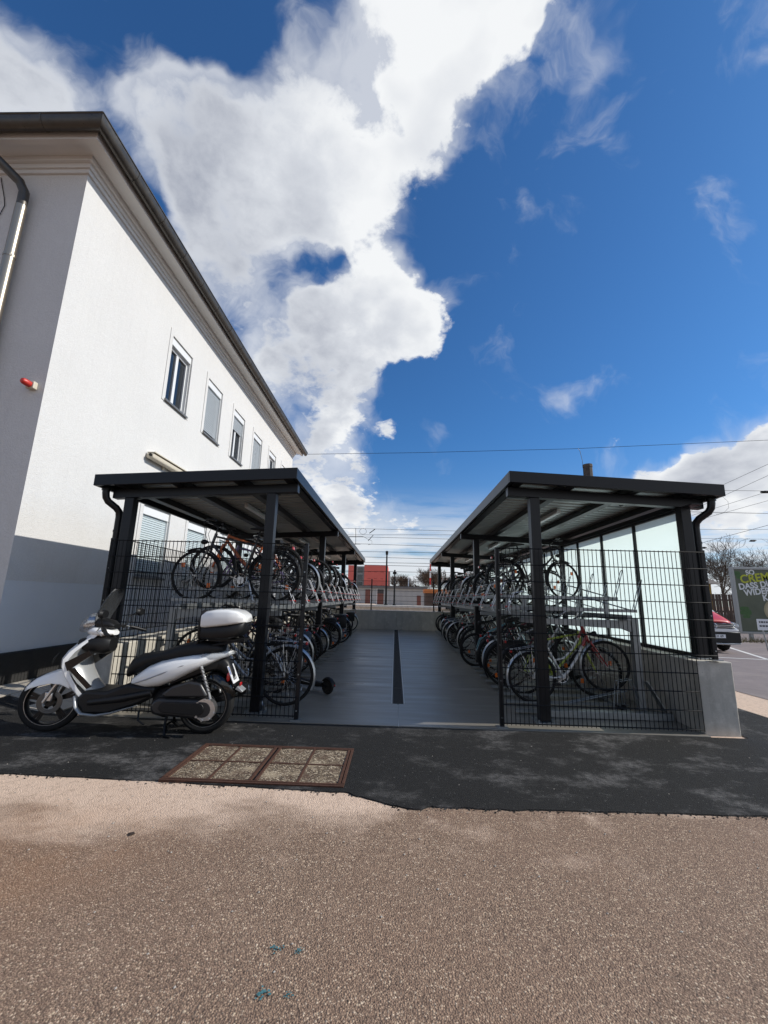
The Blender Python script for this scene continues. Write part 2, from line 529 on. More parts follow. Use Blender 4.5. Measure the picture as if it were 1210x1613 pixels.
def m_concrete(name, lo, hi, streak=.25):
    mt, g, b, p = new_mat(name)
    c = g.mix(g.noise(p, 2.2, 6, .6), lo, hi)
    st = g.remap(g.noise(g.vmath('MULTIPLY', p, (3.0, 3.0, .35)), 2.5, 5, .6), .5, .75, 0, streak)
    c = g.mix(st, c, tuple(x * .55 for x in lo))
    cl = g.remap(g.noise(g.vmath('ADD', p, (9, 2, 4)), 5.5, 6, .65), .5, .7, 0, .45)
    c = g.mix(cl, c, tuple(min(1, x * 1.35) for x in hi))
    pits = g.remap(g.voro(p, 30), .06, .13, 1, 0)
    sel = g.math('GREATER_THAN', g.sep(g.voro(p, 30, out='Color'))[0], .90)
    pit = g.math('MULTIPLY', pits, sel)
    c = g.mix(pit, c, (.05, .05, .045))
    g.put(b.inputs['Base Color'], c); b.inputs['Roughness'].default_value = .85
    h = g.math('SUBTRACT', g.noise(p, 45, 4, .6), g.math('MULTIPLY', pit, 2.0))
    g.put(b.inputs['Normal'], g.bump(h, .3, .008))
    return mt
def sheen(g):
    lw = g.node('ShaderNodeLayerWeight'); lw.inputs[0].default_value = .5
    return g.math('MULTIPLY_ADD', g.math('POWER', lw.outputs['Facing'], 4.0), .6, .035)
def m_frosted():
    mt = bpy.data.materials.new('frosted glass'); mt.use_nodes = True
    n, l = mt.node_tree.nodes, mt.node_tree.links
    n.clear(); g = NG(n, l)
    out = g.node('ShaderNodeOutputMaterial')
    tr = g.node('ShaderNodeBsdfTranslucent'); tr.inputs[0].default_value = (.80, .95, .93, 1)
    df = g.node('ShaderNodeBsdfDiffuse'); df.inputs[0].default_value = (.74, .84, .83, 1)
    gl = g.node('ShaderNodeBsdfGlossy'); gl.inputs['Roughness'].default_value = .12
    m1 = g.node('ShaderNodeMixShader'); m1.inputs[0].default_value = .30
    l.new(tr.outputs[0], m1.inputs[1]); l.new(df.outputs[0], m1.inputs[2])
    m2 = g.node('ShaderNodeMixShader'); g.put(m2.inputs[0], sheen(g))
    l.new(m1.outputs[0], m2.inputs[1]); l.new(gl.outputs[0], m2.inputs[2])
    l.new(m2.outputs[0], out.inputs[0])
    MATS['frosted'] = mt
    return mt
def m_clear(name, tint=(.8, .85, .85), dens=.25, rough=.03):
    """thin clear or smoked plastic: mostly see-through with a surface reflection"""
    mt = bpy.data.materials.new(name); mt.use_nodes = True
    n, l = mt.node_tree.nodes, mt.node_tree.links
    n.clear(); g = NG(n, l)
    out = g.node('ShaderNodeOutputMaterial')
    tp = g.node('ShaderNodeBsdfTransparent'); tp.inputs[0].default_value = tuple(tint) + (1,)
    df = g.node('ShaderNodeBsdfDiffuse'); df.inputs[0].default_value = tuple(x * .5 for x in tint) + (1,)
    gl = g.node('ShaderNodeBsdfGlossy'); gl.inputs['Roughness'].default_value = rough
    m1 = g.node('ShaderNodeMixShader'); m1.inputs[0].default_value = dens
    l.new(tp.outputs[0], m1.inputs[1]); l.new(df.outputs[0], m1.inputs[2])
    m2 = g.node('ShaderNodeMixShader'); g.put(m2.inputs[0], sheen(g))
    l.new(m1.outputs[0], m2.inputs[1]); l.new(gl.outputs[0], m2.inputs[2])
    l.new(m2.outputs[0], out.inputs[0])
    MATS[name] = mt
    return mt

PLASTER = m_plaster()
GPLASTER = m_grey_plaster()
OLD_ASPHALT = m_old_asphalt()
NEW_ASPHALT = m_new_asphalt()
SLAB = m_slab()
CONC = m_concrete('board-cast concrete', (.36, .335, .285), (.54, .51, .445), .4)
CONC_L = m_concrete('pale concrete', (.42, .41, .38), (.55, .54, .50), .12)
FROST = m_frosted()
ANTH = mat('anthracite coated steel', (.0045, .0055, .0080), .36, 0.0, var=.12, vscale=3, spec=.35)
BLACKST = mat('black coated wire', (.003, .0034, .004), .5, spec=.25)
GALV = mat('galvanised steel', (.30, .32, .33), .42, .75, var=.22, vscale=14, rvar=.1)
ZINC_ROOF = mat('grey roof sheet', (.36, .39, .39), .42, .3, var=.08, vscale=3)
GUTTER = mat('weathered copper-brown sheet', (.080, .073, .064), .38, .55, var=.35, vscale=5, rvar=.12, dirt=((.05, .045, .04), 3.0, .6))
STAINLESS = mat('bright steel pipe', (.36, .32, .26), .33, .9, var=.15, vscale=5)
CREAM = mat('cream coated metal', (.55, .50, .40), .5, var=.08)
WHITE_PVC = mat('white window plastic', (.72, .73, .73), .35)
SHUTTER = mat('pale grey shutter slat', (.46, .50, .53), .5)
SHUTTER_L = mat('pale blue-green shutter slat', (.58, .66, .68), .5)
WINGLASS = mat('dark window glass', (.012, .016, .020), .04, 0, spec=.9)
CURTAIN = mat('white curtain cloth', (.55, .56, .57), .9)
DARKPLINTH = mat('tarred plinth', (.020, .019, .018), .75, var=.4, vscale=6, bump=.5, bscale=20)
RUBBER = mat('black tyre rubber', (.009, .009, .009), .72, spec=.3, bump=.15, bscale=120, obj=True)
ALU = mat('silver alloy', (.58, .58, .58), .30, .95)
CHROME = mat('chrome', (.72, .72, .72), .12, 1.0)
BLACKPL = mat('black plastic', (.006, .006, .0065), .48, spec=.35)
BLACKGL = mat('gloss black plastic', (.006, .006, .0065), .16, coat=.3)
SEATMAT = mat('black vinyl seat', (.007, .007, .0075), .55, spec=.35, bump=.12, bscale=300, obj=True)
PEARL = mat('pearl white paint', (.84, .845, .83), .22, coat=.6)
SILVERP = mat('silver-grey paint', (.36, .37, .37), .28, .3, coat=.4)
RED_L = mat('red lens', (.48, .012, .012), .15, coat=.5)
RED_PL = mat('red plastic', (.50, .028, .018), .38)
ORANGE_R = mat('orange reflector', (.75, .16, .02), .25)
SMOKE = m_clear('smoked screen', (.42, .44, .46), .18)
CLEARL = m_clear('clear lens', (.90, .92, .94), .30, .05)
RUST = mat('rusty iron', (.075, .032, .018), .8, .2, var=.5, vscale=22, bump=.4, bscale=60)
INFILL = None
WOOD = mat('weathered brown boards', (.095, .062, .045), .85, var=.35, vscale=4)
BARK = mat('grey-brown bark', (.085, .060, .042), .9, var=.3, vscale=8)

# ------------------------------------------------------------------ ground
FLOOR_S = 0.0146
def fz(y): return FLOOR_S * max(0.0, y)
def gz(x):
    t = max(0.0, min(1.0, (-3.95 - x) / 1.2))
    return 0.17 * t * t * (3 - 2 * t)

def grid(xs, ys, zf):
    b = MB()
    n = len(ys)
    b.v = [(x, y, zf(x, y)) for x in xs for y in ys]
    b.f = [(i * n + j, (i + 1) * n + j, (i + 1) * n + j + 1, i * n + j + 1) for i in range(len(xs) - 1) for j in range(n - 1)]
    return b
xs = [-4000, -600, -120, -30, -12, -7, -5.3] + [-5.2 + .1 * i for i in range(13)] + [-3.5, -2, 0, 2, 4, 8, 15, 40, 150, 700, 4000]
ys = [-600, -80, -20, -6, -3, -1, 1, 4, 8, 14, 25, 60, 200, 800, 4000]
grid(xs, ys, lambda x, y: gz(x) - .016).build('ground', OLD_ASPHALT, smooth=True)['kind'] = 'structure'

# the newer black strip in front of the shelters, with its ragged cut edge
def cut_y(x):
    pts = [(-9, -1.60), (-3.15, -1.63), (-1.86, -1.665), (-.60, -1.725), (-.40, -1.745), (-.30, -1.80), (-.18, -1.83), (-.05, -1.905), (.10, -1.925), (.2, -1.895), (.75, -1.89), (2.56, -1.842), (5.2, -1.80)]
    for (a, ya), (b2, yb) in zip(pts, pts[1:]):
        if a <= x <= b2:
            return ya + (yb - ya) * (x - a) / (b2 - a)
    return -1.8
rr = random.Random(3)
b = MB()
xx = [-8.5 + .035 * i for i in range(int((4.88 + 8.5) / .035) + 1)]
off, pv = [], 0
for x in xx:
    amp = .012 if -.5 < x < .9 else .004
    pv = pv * .72 + rr.uniform(-1, 1) * amp
    off.append(pv)
for i, x in enumerate(xx):
    y0 = cut_y(x) + off[i]
    z = gz(x)
    b.v += [(x, y0 - .004, z - .018), (x, y0, z - .007), (x, y0 + .05, z - .006), (x, -.6, z - .006), (x, -.068, z - .006), (x, .26 if x < -3.86 else -.0675, z - .0061)]
for i in range(len(xx) - 1):
    for j in range(5):
        b.f.append((i * 6 + j, (i + 1) * 6 + j, (i + 1) * 6 + j + 1, i * 6 + j + 1))
b.build('road_strip', NEW_ASPHALT, smooth=True)['kind'] = 'structure'
b = MB()
for i in range(28):
    x1 = 4.87 + rr.uniform(-.015, .015)
    b.v += [(3.86, -.0675 + .5 * i, -.0062), (x1, -.0675 + .5 * i, -.0062), (x1 + .01, -.0675 + .5 * i, -.017)]
for i in range(27):
    for j in range(2): b.f.append((3 * i + j, 3 * i + j + 1, 3 * i + j + 4, 3 * i + j + 3))
b.build('road_edge_strip', NEW_ASPHALT)['kind'] = 'structure'

# loose stones lying about
def stone(bm_, x, y, z, s):
    rr2 = rr
    vs = [(x + s * a * rr2.uniform(.7, 1.2), y + s * b_ * rr2.uniform(.7, 1.2), z + s * c * rr2.uniform(.5, .8)) for a, b_, c in ((1, 0, .3), (0, 1, .3), (-1, 0, .3), (0, -1, .3), (0, 0, 1), (0, 0, -.2))]
    bm_.add(vs, [(0, 1, 4), (1, 2, 4), (2, 3, 4), (3, 0, 4), (1, 0, 5), (2, 1, 5), (3, 2, 5), (0, 3, 5)])
b = MB()
for i in range(45):
    x = rr.uniform(-4.2, 4.6); y = rr.uniform(-1.6, -.1)
    stone(b, x, y, gz(x) - .004, rr.uniform(.003, .008))
for i in range(240):
    x = rr.uniform(-3.4, 3.2); y = -1.75 - abs(rr.gauss(0, 1.0))
    stone(b, x, y, -.014, rr.uniform(.003, .008))
for i in range(420):
    x = rr.uniform(-4.6, 4.6); y = cut_y(x) - abs(rr.gauss(0, .022))
    stone(bk := globals().setdefault('bk_', MB()), x, y, gz(x) - .015, rr.uniform(.004, .011))
tag(bk_.build('crumbs', NEW_ASPHALT), 'crumbled black bits along the edge of the newer asphalt', 'crumbs', kind='stuff')
o = b.build('gravel', mat('pale loose grit', (.42, .38, .33), .85, var=.4, vscale=40))
tag(o, 'loose pale grit scattered over the asphalt', 'grit', kind='stuff')
b = MB()
stone(b, -1.62, -2.38, -.012, .022); b.v = [(x, y, z * .6 - .006) for x, y, z in b.v]
tag(b.build('dead_leaf', mat('dark leaf', (.03, .018, .012), .8)), 'small dark dead leaf on the brown asphalt', 'leaf')
# sprayed turquoise survey marks
TEAL = mat('turquoise spray paint', (.055, .17, .19), .85, var=.6, vscale=90)
k = 0
for (u, v, w, lab) in ((437, 1493, .030, 'small turquoise sprayed fleck beside a second fleck on the brown asphalt, farther pair'), (473, 1498, .024, 'faint turquoise sprayed fleck on the brown asphalt, right one of the farther pair'),
                       (414, 1565, .036, 'largest turquoise sprayed fleck on the brown asphalt at the front edge'), (456, 1567, .020, 'little turquoise sprayed fleck on the brown asphalt, right one of the nearer pair')):
    d = ray(u, v); p = CAM_POS + d * ((-.012 - CAM_POS.z) / d.z)
    b = MB()
    for j in range(22):
        n = 6; cx, cy = p.x + rr.gauss(0, w * .45), p.y + rr.gauss(0, w * .3); s = rr.uniform(.002, .0055) * w / .03
        vs = [(cx + s * math.cos(2 * math.pi * q / n) * rr.uniform(.6, 1.3), cy + s * math.sin(2 * math.pi * q / n) * rr.uniform(.6, 1.3), -.0118 + .0001 * j) for q in range(n)]
        b.add(vs, [tuple(range(n))])
    tag(b.build('paint_mark', TEAL), lab, 'paint mark', 'turquoise survey marks')

# ------------------------------------------------------------------ concrete slab of the shelters, drain, joint
def slab_half(s):
    poly = [(s * .0032, -.065), (s * 3.45, -.065), (s * 3.45, 12.34), (s * .092, 12.34), (s * .092, .90), (s * .0032, .90)]
    if s < 0: poly = poly[::-1]
    n = len(poly)
    b = MB()
    b.v = [(x, y, fz(y) - .25) for x, y in poly] + [(x, y, fz(y)) for x, y in poly]
    b.f = [tuple(range(n - 1, -1, -1)), tuple(range(n, 2 * n))] + [(i, (i + 1) % n, (i + 1) % n + n, i + n) for i in range(n)]
    return b
fl = bpy.data.objects.new('floor', None); COL.objects.link(fl); fl['kind'] = 'structure'
slab_half(1).build('slab', SLAB, fl); slab_half(-1).build('slab', SLAB, fl)
MB().box(-.0030, .0030, -.064, .899, -.2, .0015).build('joint_filler', mat('pale joint sealant', (.5, .49, .46), .7), fl)
dr = thing('drain_channel', 'long dark drainage channel with thin steel edges down the middle of the aisle', 'drain', (0, .9, 0))
EDGE = mat('pale channel edge', (.58, .57, .54), .5, .2)
for s in (-1, 1):
    b = MB(); b.hexa([(s * .084 - .006, .905, fz(.9) - .1), (s * .084 + .006, .905, fz(.9) - .1), (s * .084 + .006, 12.33, fz(12.33) - .1), (s * .084 - .006, 12.33, fz(12.33) - .1)],
                     [(s * .084 - .006, .905, fz(.9) + .004), (s * .084 + .006, .905, fz(.9) + .004), (s * .084 + .006, 12.33, fz(12.33) + .004), (s * .084 - .006, 12.33, fz(12.33) + .004)])
    b.build('edge_rail', EDGE, dr)
gm = mat('dark slotted grate', (.020, .019, .018), .7, var=.4, vscale=20)
L = 1.0; y = .912
while y < 12.2:
    y1 = min(y + L, 12.32)
    b = MB(); b.hexa([(-.077, y, fz(y) - .05), (.077, y, fz(y) - .05), (.077, y1 - .006, fz(y1) - .05), (-.077, y1 - .006, fz(y1) - .05)],
                     [(-.077, y, fz(y) - .006), (.077, y, fz(y) - .006), (.077, y1 - .006, fz(y1) - .006), (-.077, y1 - .006, fz(y1) - .006)])
    n = int((y1 - y) / .05)
    for i in range(n):
        yy = y + .02 + i * .05
        b.box(-.06, .06, yy, yy + .022, fz(yy) - .012, fz(yy) - .001)
    b.build('grate', gm, dr)
    y += L

# ------------------------------------------------------------------ low concrete walls
def low_wall(s, label):
    t = thing('low_wall', label, 'wall', (s * 3.65, 0, 0))
    x0, x1 = sorted((s * 3.452, s * 3.85))
    ya = .022
    segs = [ya, 3.2, 6.4, 9.6, 12.74]
    for a, b2 in zip(segs, segs[1:]):
        a2 = a + (.006 if a > 1 else 0)
        b = MB()
        b.hexa([(x0, a2, -.2), (x1, a2, -.2), (x1, b2, -.2), (x0, b2, -.2)],
               [(x0, a2, .78 + .0105 * a2), (x1, a2, .78 + .0105 * a2), (x1, b2, .78 + .0105 * b2), (x0, b2, .78 + .0105 * b2)])
        b.build('wall_segment', CONC, t, bevel=.012)
    return t
low_wall(1, 'low grey concrete wall under the frosted glass panels')
low_wall(-1, 'low concrete wall beside the white building, behind the white scooter')
bw = thing('back_wall', 'low concrete wall closing the far end of the aisle', 'wall', (0, 12.5, 0))
for a, b2 in ((-3.44, -.004), (.004, 3.44)):
    MB().box(a, b2, 12.345, 12.72, -.1, .906).build('wall_segment', CONC, bw, bevel=.01)
MB().box(-.0035, .0035, 12.36, 12.70, -.1, .905).build('joint_filler', CONC, bw)
MB().box(-3.44, 3.44, 12.335, 12.73, .908, .925).build('coping', CONC_L, bw, bevel=.004)

# ------------------------------------------------------------------ rusty cover in the asphalt
gx0, gx1, gy0, gy1 = -1.857, -.430, -1.672, -.845
gr = thing('access_cover', 'rusty iron access cover with eight gritty infill panels set in the asphalt', 'access cover', ((gx0 + gx1) / 2, (gy0 + gy1) / 2, -.01))
mt, g, bs, p = new_mat('gritty cover infill')
r1 = g.sep(g.voro(p, 105, out='Color'))[0]
c = g.ramp(r1, [(0, (.03, .02, .014)), (.45, (.115, .08, .05)), (.8, (.25, .19, .12)), (1.0, (.66, .55, .40))])
c = g.mix(g.remap(g.noise(p, 4.5, 5, .6), .54, .68, 0, .6), c, (.46, .37, .25))
c = g.mix(g.remap(g.noise(g.vmath('ADD', p, (5, 5, 5)), 7, 5, .6), .5, .68, 0, .8), c, (.085, .045, .026))
g.put(bs.inputs['Base Color'], c); bs.inputs['Roughness'].default_value = .9
g.put(bs.inputs['Normal'], g.bump(g.math('MULTIPLY', g.voro(p, 105), -1), .9, .006))
INFILL = mt
def bar(x0, x1, y0, y1, h=.002):
    MB().box(x0, x1, y0, y1, -.03, h + .003).build('frame_bar', RUST, gr, bevel=.002)
for y0, y1 in ((gy0, gy0 + .022), (gy0 + .03, gy0 + .05), (gy1 - .022, gy1), (gy1 - .05, gy1 - .03)): bar(gx0, gx1, y0, y1)
for x0, x1 in ((gx0, gx0 + .022), (gx0 + .03, gx0 + .05), (gx1 - .022, gx1), (gx1 - .05, gx1 - .03)): bar(x0, x1, gy0 + .052, gy1 - .052, .0035)
cx = (gx0 + gx1) / 2; cy = (gy0 + gy1) / 2
for x0, x1 in ((cx - .034, cx - .012), (cx + .012, cx + .034)): bar(x0, x1, gy0 + .052, gy1 - .052, .0045)
qx = ((gx0 + .05 + cx - .034) / 2, (gx1 - .05 + cx + .034) / 2)
for q in qx: bar(q - .010, q + .010, gy0 + .052, gy1 - .052, .0015)
xe = [gx0 + .051, qx[0] - .011, qx[0] + .011, cx - .035, cx + .035, qx[1] - .011, qx[1] + .011, gx1 - .051]
for i in range(4):
    bar(xe[2 * i], xe[2 * i + 1], cy - .009, cy + .009, .0005)
    for y0, y1 in ((gy0 + .053, cy - .011), (cy + .011, gy1 - .053)):
        bb = grid([xe[2 * i] + (xe[2 * i + 1] - xe[2 * i]) * q / 6 for q in range(7)], [y0 + (y1 - y0) * q / 6 for q in range(7)], lambda x, y: -.0015 + rr.uniform(-.0025, .0025))
        bb.build('infill_panel', INFILL, gr, smooth=True)

# ------------------------------------------------------------------ white building
BX, BY0, BY1, BZ = -5.2, .26, 14.25, 8.30
bld = thing('white_building', 'two-storey white plastered building with brown gutter and roller shutters', 'building', (BX, BY0, .17))
def holed_wall(name, m_, y0, y1, z0, z1, holes, x=BX, depth=.17):
    ysx = sorted({y0, y1, *[h[0] for h in holes], *[h[1] for h in holes]})
    zsx = sorted({z0, z1, *[h[2] for h in holes], *[h[3] for h in holes]})
    b = MB()
    for ya, yb in zip(ysx, ysx[1:]):
        for za, zb in zip(zsx, zsx[1:]):
            if any(ya >= h[0] - 1e-6 and yb <= h[1] + 1e-6 and za >= h[2] - 1e-6 and zb <= h[3] + 1e-6 for h in holes): continue
            b.add([(x, ya, za), (x, yb, za), (x, yb, zb), (x, ya, zb)], [(0, 1, 2, 3)])
    for a, c2, d, e in holes:
        b.add([(x, a, d), (x, c2, d), (x, c2, e), (x, a, e), (x - depth, a, d), (x - depth, c2, d), (x - depth, c2, e), (x - depth, a, e)],
              [(0, 4, 5, 1), (1, 5, 6, 2), (2, 6, 7, 3), (3, 7, 4, 0)])
    return b.build(name, m_, bld)
UP = [(3.17 + 1.855 * i, 4.09 + 1.855 * i, 5.58, 7.12) for i in range(6)]
LOW = [(2.98 + 1.87 * i, 4.0 + 1.87 * i, 1.72, 3.16) for i in range(6)]
holed_wall('wall', PLASTER, BY0, BY1, 1.525, BZ, UP + LOW)
MB().box(BX - .3, BX - .003, BY0 + .003, BY1, .50, 1.5245).build('socle', GPLASTER, bld)
MB().box(BX - .3, BX + .035, BY0 - .035, BY1, -.2, .585).build('plinth', DARKPLINTH, bld, bevel=.02)
b = MB().box(-16, BX - .301, BY0 - .035, BY0 + .3, -.2, .585); b.build('plinth', DARKPLINTH, bld, bevel=.02)
b = MB(); b.add([(-16, BY0, .585), (BX, BY0, .585), (BX, BY0, BZ), (-16, BY0, BZ)], [(0, 1, 2, 3)])
b.add([(-16, BY1, -.2), (BX, BY1, -.2), (BX, BY1, BZ), (-16, BY1, BZ)], [(3, 2, 1, 0)])
b.add([(-16, BY0, -.2), (-16, BY1, -.2), (-16, BY1, BZ), (-16, BY0, BZ)], [(3, 2, 1, 0)])
b.build('wall', PLASTER, bld)
# cornice: two steps, a flat soffit and the drip moulding, carried round the corner
SOF = mat('white painted soffit', (.66, .655, .64), .85, var=.06, vscale=2)
def ring_strip(name, o_in, o_out, z0, z1, m_, bevel=.006):
    b = MB()
    b.hexa([(BX + o_in, BY0 - o_in, z0), (BX + o_out, BY0 - o_out, z0), (BX + o_out, BY1 + o_out, z0), (BX + o_in, BY1 + o_in, z0)],
           [(BX + o_in, BY0 - o_in, z1), (BX + o_out, BY0 - o_out, z1), (BX + o_out, BY1 + o_out, z1), (BX + o_in, BY1 + o_in, z1)])
    b.hexa([(-16, BY0 - o_out, z0), (BX + o_out, BY0 - o_out, z0), (BX + o_in, BY0 - o_in, z0), (-16, BY0 - o_in, z0)],
           [(-16, BY0 - o_out, z1), (BX + o_out, BY0 - o_out, z1), (BX + o_in, BY0 - o_in, z1), (-16, BY0 - o_in, z1)])
    return b.build(name, m_, bld)
ring_strip('cornice_step', .001, .035, 8.06, 8.13, SOF)
ring_strip('cornice_step', .001, .065, 8.132, 8.21, SOF)
ring_strip('cornice_step', .001, .115, 8.212, 8.299, SOF)
ring_strip('soffit', .001, .36, 8.301, 8.36, SOF)
ring_strip('soffit_edge', .31, .395, 8.262, 8.2995, SOF)
ring_strip('eaves_board', .362, .395, 8.3012, 8.44, SOF)
# half-round gutter with its bracket bands
def gutter_run(p0, p1, name, m0=0, m1=0):
    p0, p1 = Vector(p0), Vector(p1)
    d = (p1 - p0).normalized(); o = d.cross(Vector((0, 0, 1)))
    b = MB(); rings = []
    for q, mm in ((p0, -m0), (p1, m1)):                 # mitred where two runs meet
        ring = []
        for j in range(11):
            a = math.pi + math.pi * j / 10
            ring.append(q + (o + d * mm) * math.cos(a) * .105 + Vector((0, 0, 1)) * math.sin(a) * .16)
        for j in range(10, -1, -1):
            a = math.pi + math.pi * j / 10
            ring.append(q + (o + d * mm) * math.cos(a) * .097 + Vector((0, 0, 1)) * (math.sin(a) * .152 + .002))
        rings.append(ring)
    b.rings(rings)
    go = b.build(name, GUTTER, bld, smooth=True)
    rp = p0 + (o - d * m0) * .105; rq = p1 + (o + d * m1) * .105
    MB().tube([rp + Vector((0, 0, .004)), rq + Vector((0, 0, .004))], .014, 8).build('gutter_bead', GUTTER, go, smooth=True)
    n = max(2, int((p1 - p0).length / .82))
    for i in range(1, n):
        c0 = p0.lerp(p1, i / n); b = MB(); rings = []
        for q in (c0 - d * .014, c0 + d * .014):
            ring = []
            for j in range(11):
                a = math.pi + math.pi * j / 10
                ring.append(q + o * math.cos(a) * .111 + Vector((0, 0, 1)) * math.sin(a) * .166)
            for j in range(10, -1, -1):
                a = math.pi + math.pi * j / 10
                ring.append(q + o * math.cos(a) * .1055 + Vector((0, 0, 1)) * math.sin(a) * .1605)
            rings.append(ring)
        b.rings(rings); b.build('gutter_bracket', GUTTER, go)
gutter_run((-4.70, BY0 - .50, 8.47), (-4.70, BY1 + .5, 8.47), 'gutter', m0=1)
gutter_run((-16, BY0 - .50, 8.47), (-4.70, BY0 - .50, 8.47), 'gutter', m1=1)
# hipped tile roof behind the gutter
b = MB()
x0, x1, y0, y1 = -16.6, -4.75, BY0 - .45, BY1 + .45
b.v = [(x0, y0, 8.46), (x1, y0, 8.46), (x1, y1, 8.46), (x0, y1, 8.46), (-10.6, y0 + 6, 11.3), (-10.6, y1 - 6, 11.3)]
b.f = [(0, 1, 4), (1, 2, 5, 4), (2, 3, 5), (3, 0, 4, 5), (3, 2, 1, 0)]
b.build('roof', mat('dark roof tile', (.07, .05, .045), .8, var=.3), bld)
# rainwater pipe on the shaded front
dp = MB()
dp.tube([(-6.53, BY0 - .49, 8.36), (-6.52, BY0 - .49, 8.17), (-6.45, BY0 - .42, 8.02), (-6.12, BY0 - .17, 7.72), (-6.07, BY0 - .115, 7.58), (-6.07, BY0 - .11, 7.30)], [.105, .08, .07, .07, .07, .07], 14)
dp.build('downpipe', GUTTER, bld, smooth=True)
dp = MB().tube([(-6.07, BY0 - .11, 7.32), (-6.07, BY0 - .11, .6)], .074, 16)
po = dp.build('downpipe', STAINLESS, bld, smooth=True)
for z in (6.4, 4.4, 2.4): MB().tube([(-6.07, BY0 - .11, z - .02), (-6.07, BY0 - .11, z + .02)], .080, 16).build('pipe_clamp', STAINLESS, po)
# windows: upper row
def win_frame(h, shutter, kind, m_sh):
    a, c2, d, e = h
    x = BX - .165
    w = MB()
    for y0, y1, z0, z1 in ((a, a + .06, d + .04, e - .18), (c2 - .06, c2, d + .04, e - .18), (a + .06, c2 - .06, d + .04, d + .10), (a + .06, c2 - .06, e - .24, e - .18)):
        w.box(x, x + .07, y0 + .002, y1 - .002, z0, z1)
    if kind == 'double':
        w.box(x, x + .068, (a + c2) / 2 - .05, (a + c2) / 2 + .05, d + .1, e - .242)
    wo = w.build('window', WHITE_PVC, bld, bevel=.006)
    if kind == 'double':
        m2 = (a + c2) / 2
        for y0, y1 in ((a + .062, m2 - .052), (m2 + .052, c2 - .062)):
            MB().box(x + .02, x + .032, y0, y1, d + .102, e - .244).build('pane', WINGLASS, wo)
    else:
        MB().box(x + .02, x + .032, a + .062, c2 - .062, d + .102, e - .244).build('pane', WINGLASS, wo)
    MB().box(x, BX - .02, a + .003, c2 - .003, e - .178, e - .003).build('shutter_box', WHITE_PVC, wo, bevel=.005)
    for yy in (a + .012, c2 - .012):
        MB().box(x + .072, BX - .03, yy - .01, yy + .01, d + .03, e - .18).build('guide_rail', WHITE_PVC, wo)
    if shutter > 0:
        zb = e - .18 - shutter * (e - .18 - d - .035)
        z = e - .185
        me = None
        while z - .045 > zb:
            if me is None:
                b = MB(); yA, yB = a + .024, c2 - .024
                b.prism([(x + .088, -.040), (x + .098, -.030), (x + .100, -.012), (x + .088, 0)], 0, 1)
                b.v = [(vx - BX, yA + vy * (yB - yA) - BY0, vz) for vx, vy, vz in b.v]
                me = b.mesh('slat', m_sh)
            obj_from(me, 'slat', wo, (0, 0, z - bld.location.z))
            z -= .0455
    b = MB()
    b.hexa([(BX - .09, a - .03, d - .03), (BX + .055, a - .03, d - .045), (BX + .055, c2 + .03, d - .045), (BX - .09, c2 + .03, d - .03)],
           [(BX - .09, a - .03, d + .03), (BX + .055, a - .03, d - .005), (BX + .055, c2 + .03, d - .005), (BX - .09, c2 + .03, d + .03)])
    b.build('sill', mat('grey sill sheet', (.20, .195, .185), .4, .5), wo)
    # flat plaster band round the opening
    s = MB()
    for y0, y1, z0, z1 in ((a - .115, a - .002, d - .05, e + .13), (c2 + .002, c2 + .115, d - .05, e + .13), (a - .0015, c2 + .0015, e + .002, e + .13)):
        s.box(BX + .001, BX + .014, y0, y1, z0, z1)
    s.build('surround', PLASTER, wo)
    return wo
for i, h in enumerate(UP):
    win_frame(h, (0, .96, .32, .96, 0, .6)[i], 'double' if i in (0, 2, 4) else 'single', SHUTTER)
for i, h in enumerate(LOW):
    win_frame(h, (.97, .97, .97, .75, .97, .97)[i], 'single', SHUTTER_L)
for i in (0, 2, 4):                                  # curtains behind the open panes
    a, c2, d, e = UP[i]
    for k in range(3):
        b = MB(); y0 = a + .30 + .16 * k
        pts = [(y0 + .012 * j, .012 * math.sin(j * 1.9)) for j in range(7)]
        for (ya, xa), (yb, xb) in zip(pts, pts[1:]):
            b.add([(BX - .142 + xa * .3, ya, d + .1), (BX - .142 + xb * .3, yb, d + .1), (BX - .142 + xb * .3, yb, e - .3), (BX - .142 + xa * .3, ya, e - .3)], [(0, 1, 2, 3)])
        b.build('curtain', CURTAIN, bld)
# folded awning box on the wall
aw = thing('awning_box', 'cream awning cassette mounted on the white wall above the shelter roof', 'awning', (BX + .02, 2.75, 4.1))
MB().box(BX + .016, BX + .17, 2.79, 6.6, 4.09, 4.20).build('cassette', CREAM, aw, bevel=.03)
MB().box(BX + .03, BX + .20, 2.80, 6.55, 4.205, 4.222).build('cover_lip', CREAM, aw)
MB().disc((BX + .12, 2.775, 4.15), .03, .03, 'y').build('end_cap', BLACKPL, aw)
for y in (3.4, 4.7, 6.0): MB().box(BX + .015, BX + .05, y, y + .06, 4.03, 4.25).build('bracket', CREAM, aw)
# alarm lamp on the front
al = thing('alarm_lamp', 'red alarm lamp on a cream base on the shaded front wall', 'lamp', (-5.42, BY0, 4.29))
MB().box(-5.42, -5.30, BY0 - .075, BY0 - .002, 4.235, 4.345).build('base', CREAM, al, bevel=.012)
b = MB(); b.tube([(-5.36, BY0 - .076, 4.29), (-5.362, BY0 - .10, 4.291), (-5.37, BY0 - .165, 4.294), (-5.373, BY0 - .19, 4.295), (-5.374, BY0 - .20, 4.295)], [.045, .048, .045, .032, .008], 16)
b.build('lens', RED_PL, al, smooth=True)
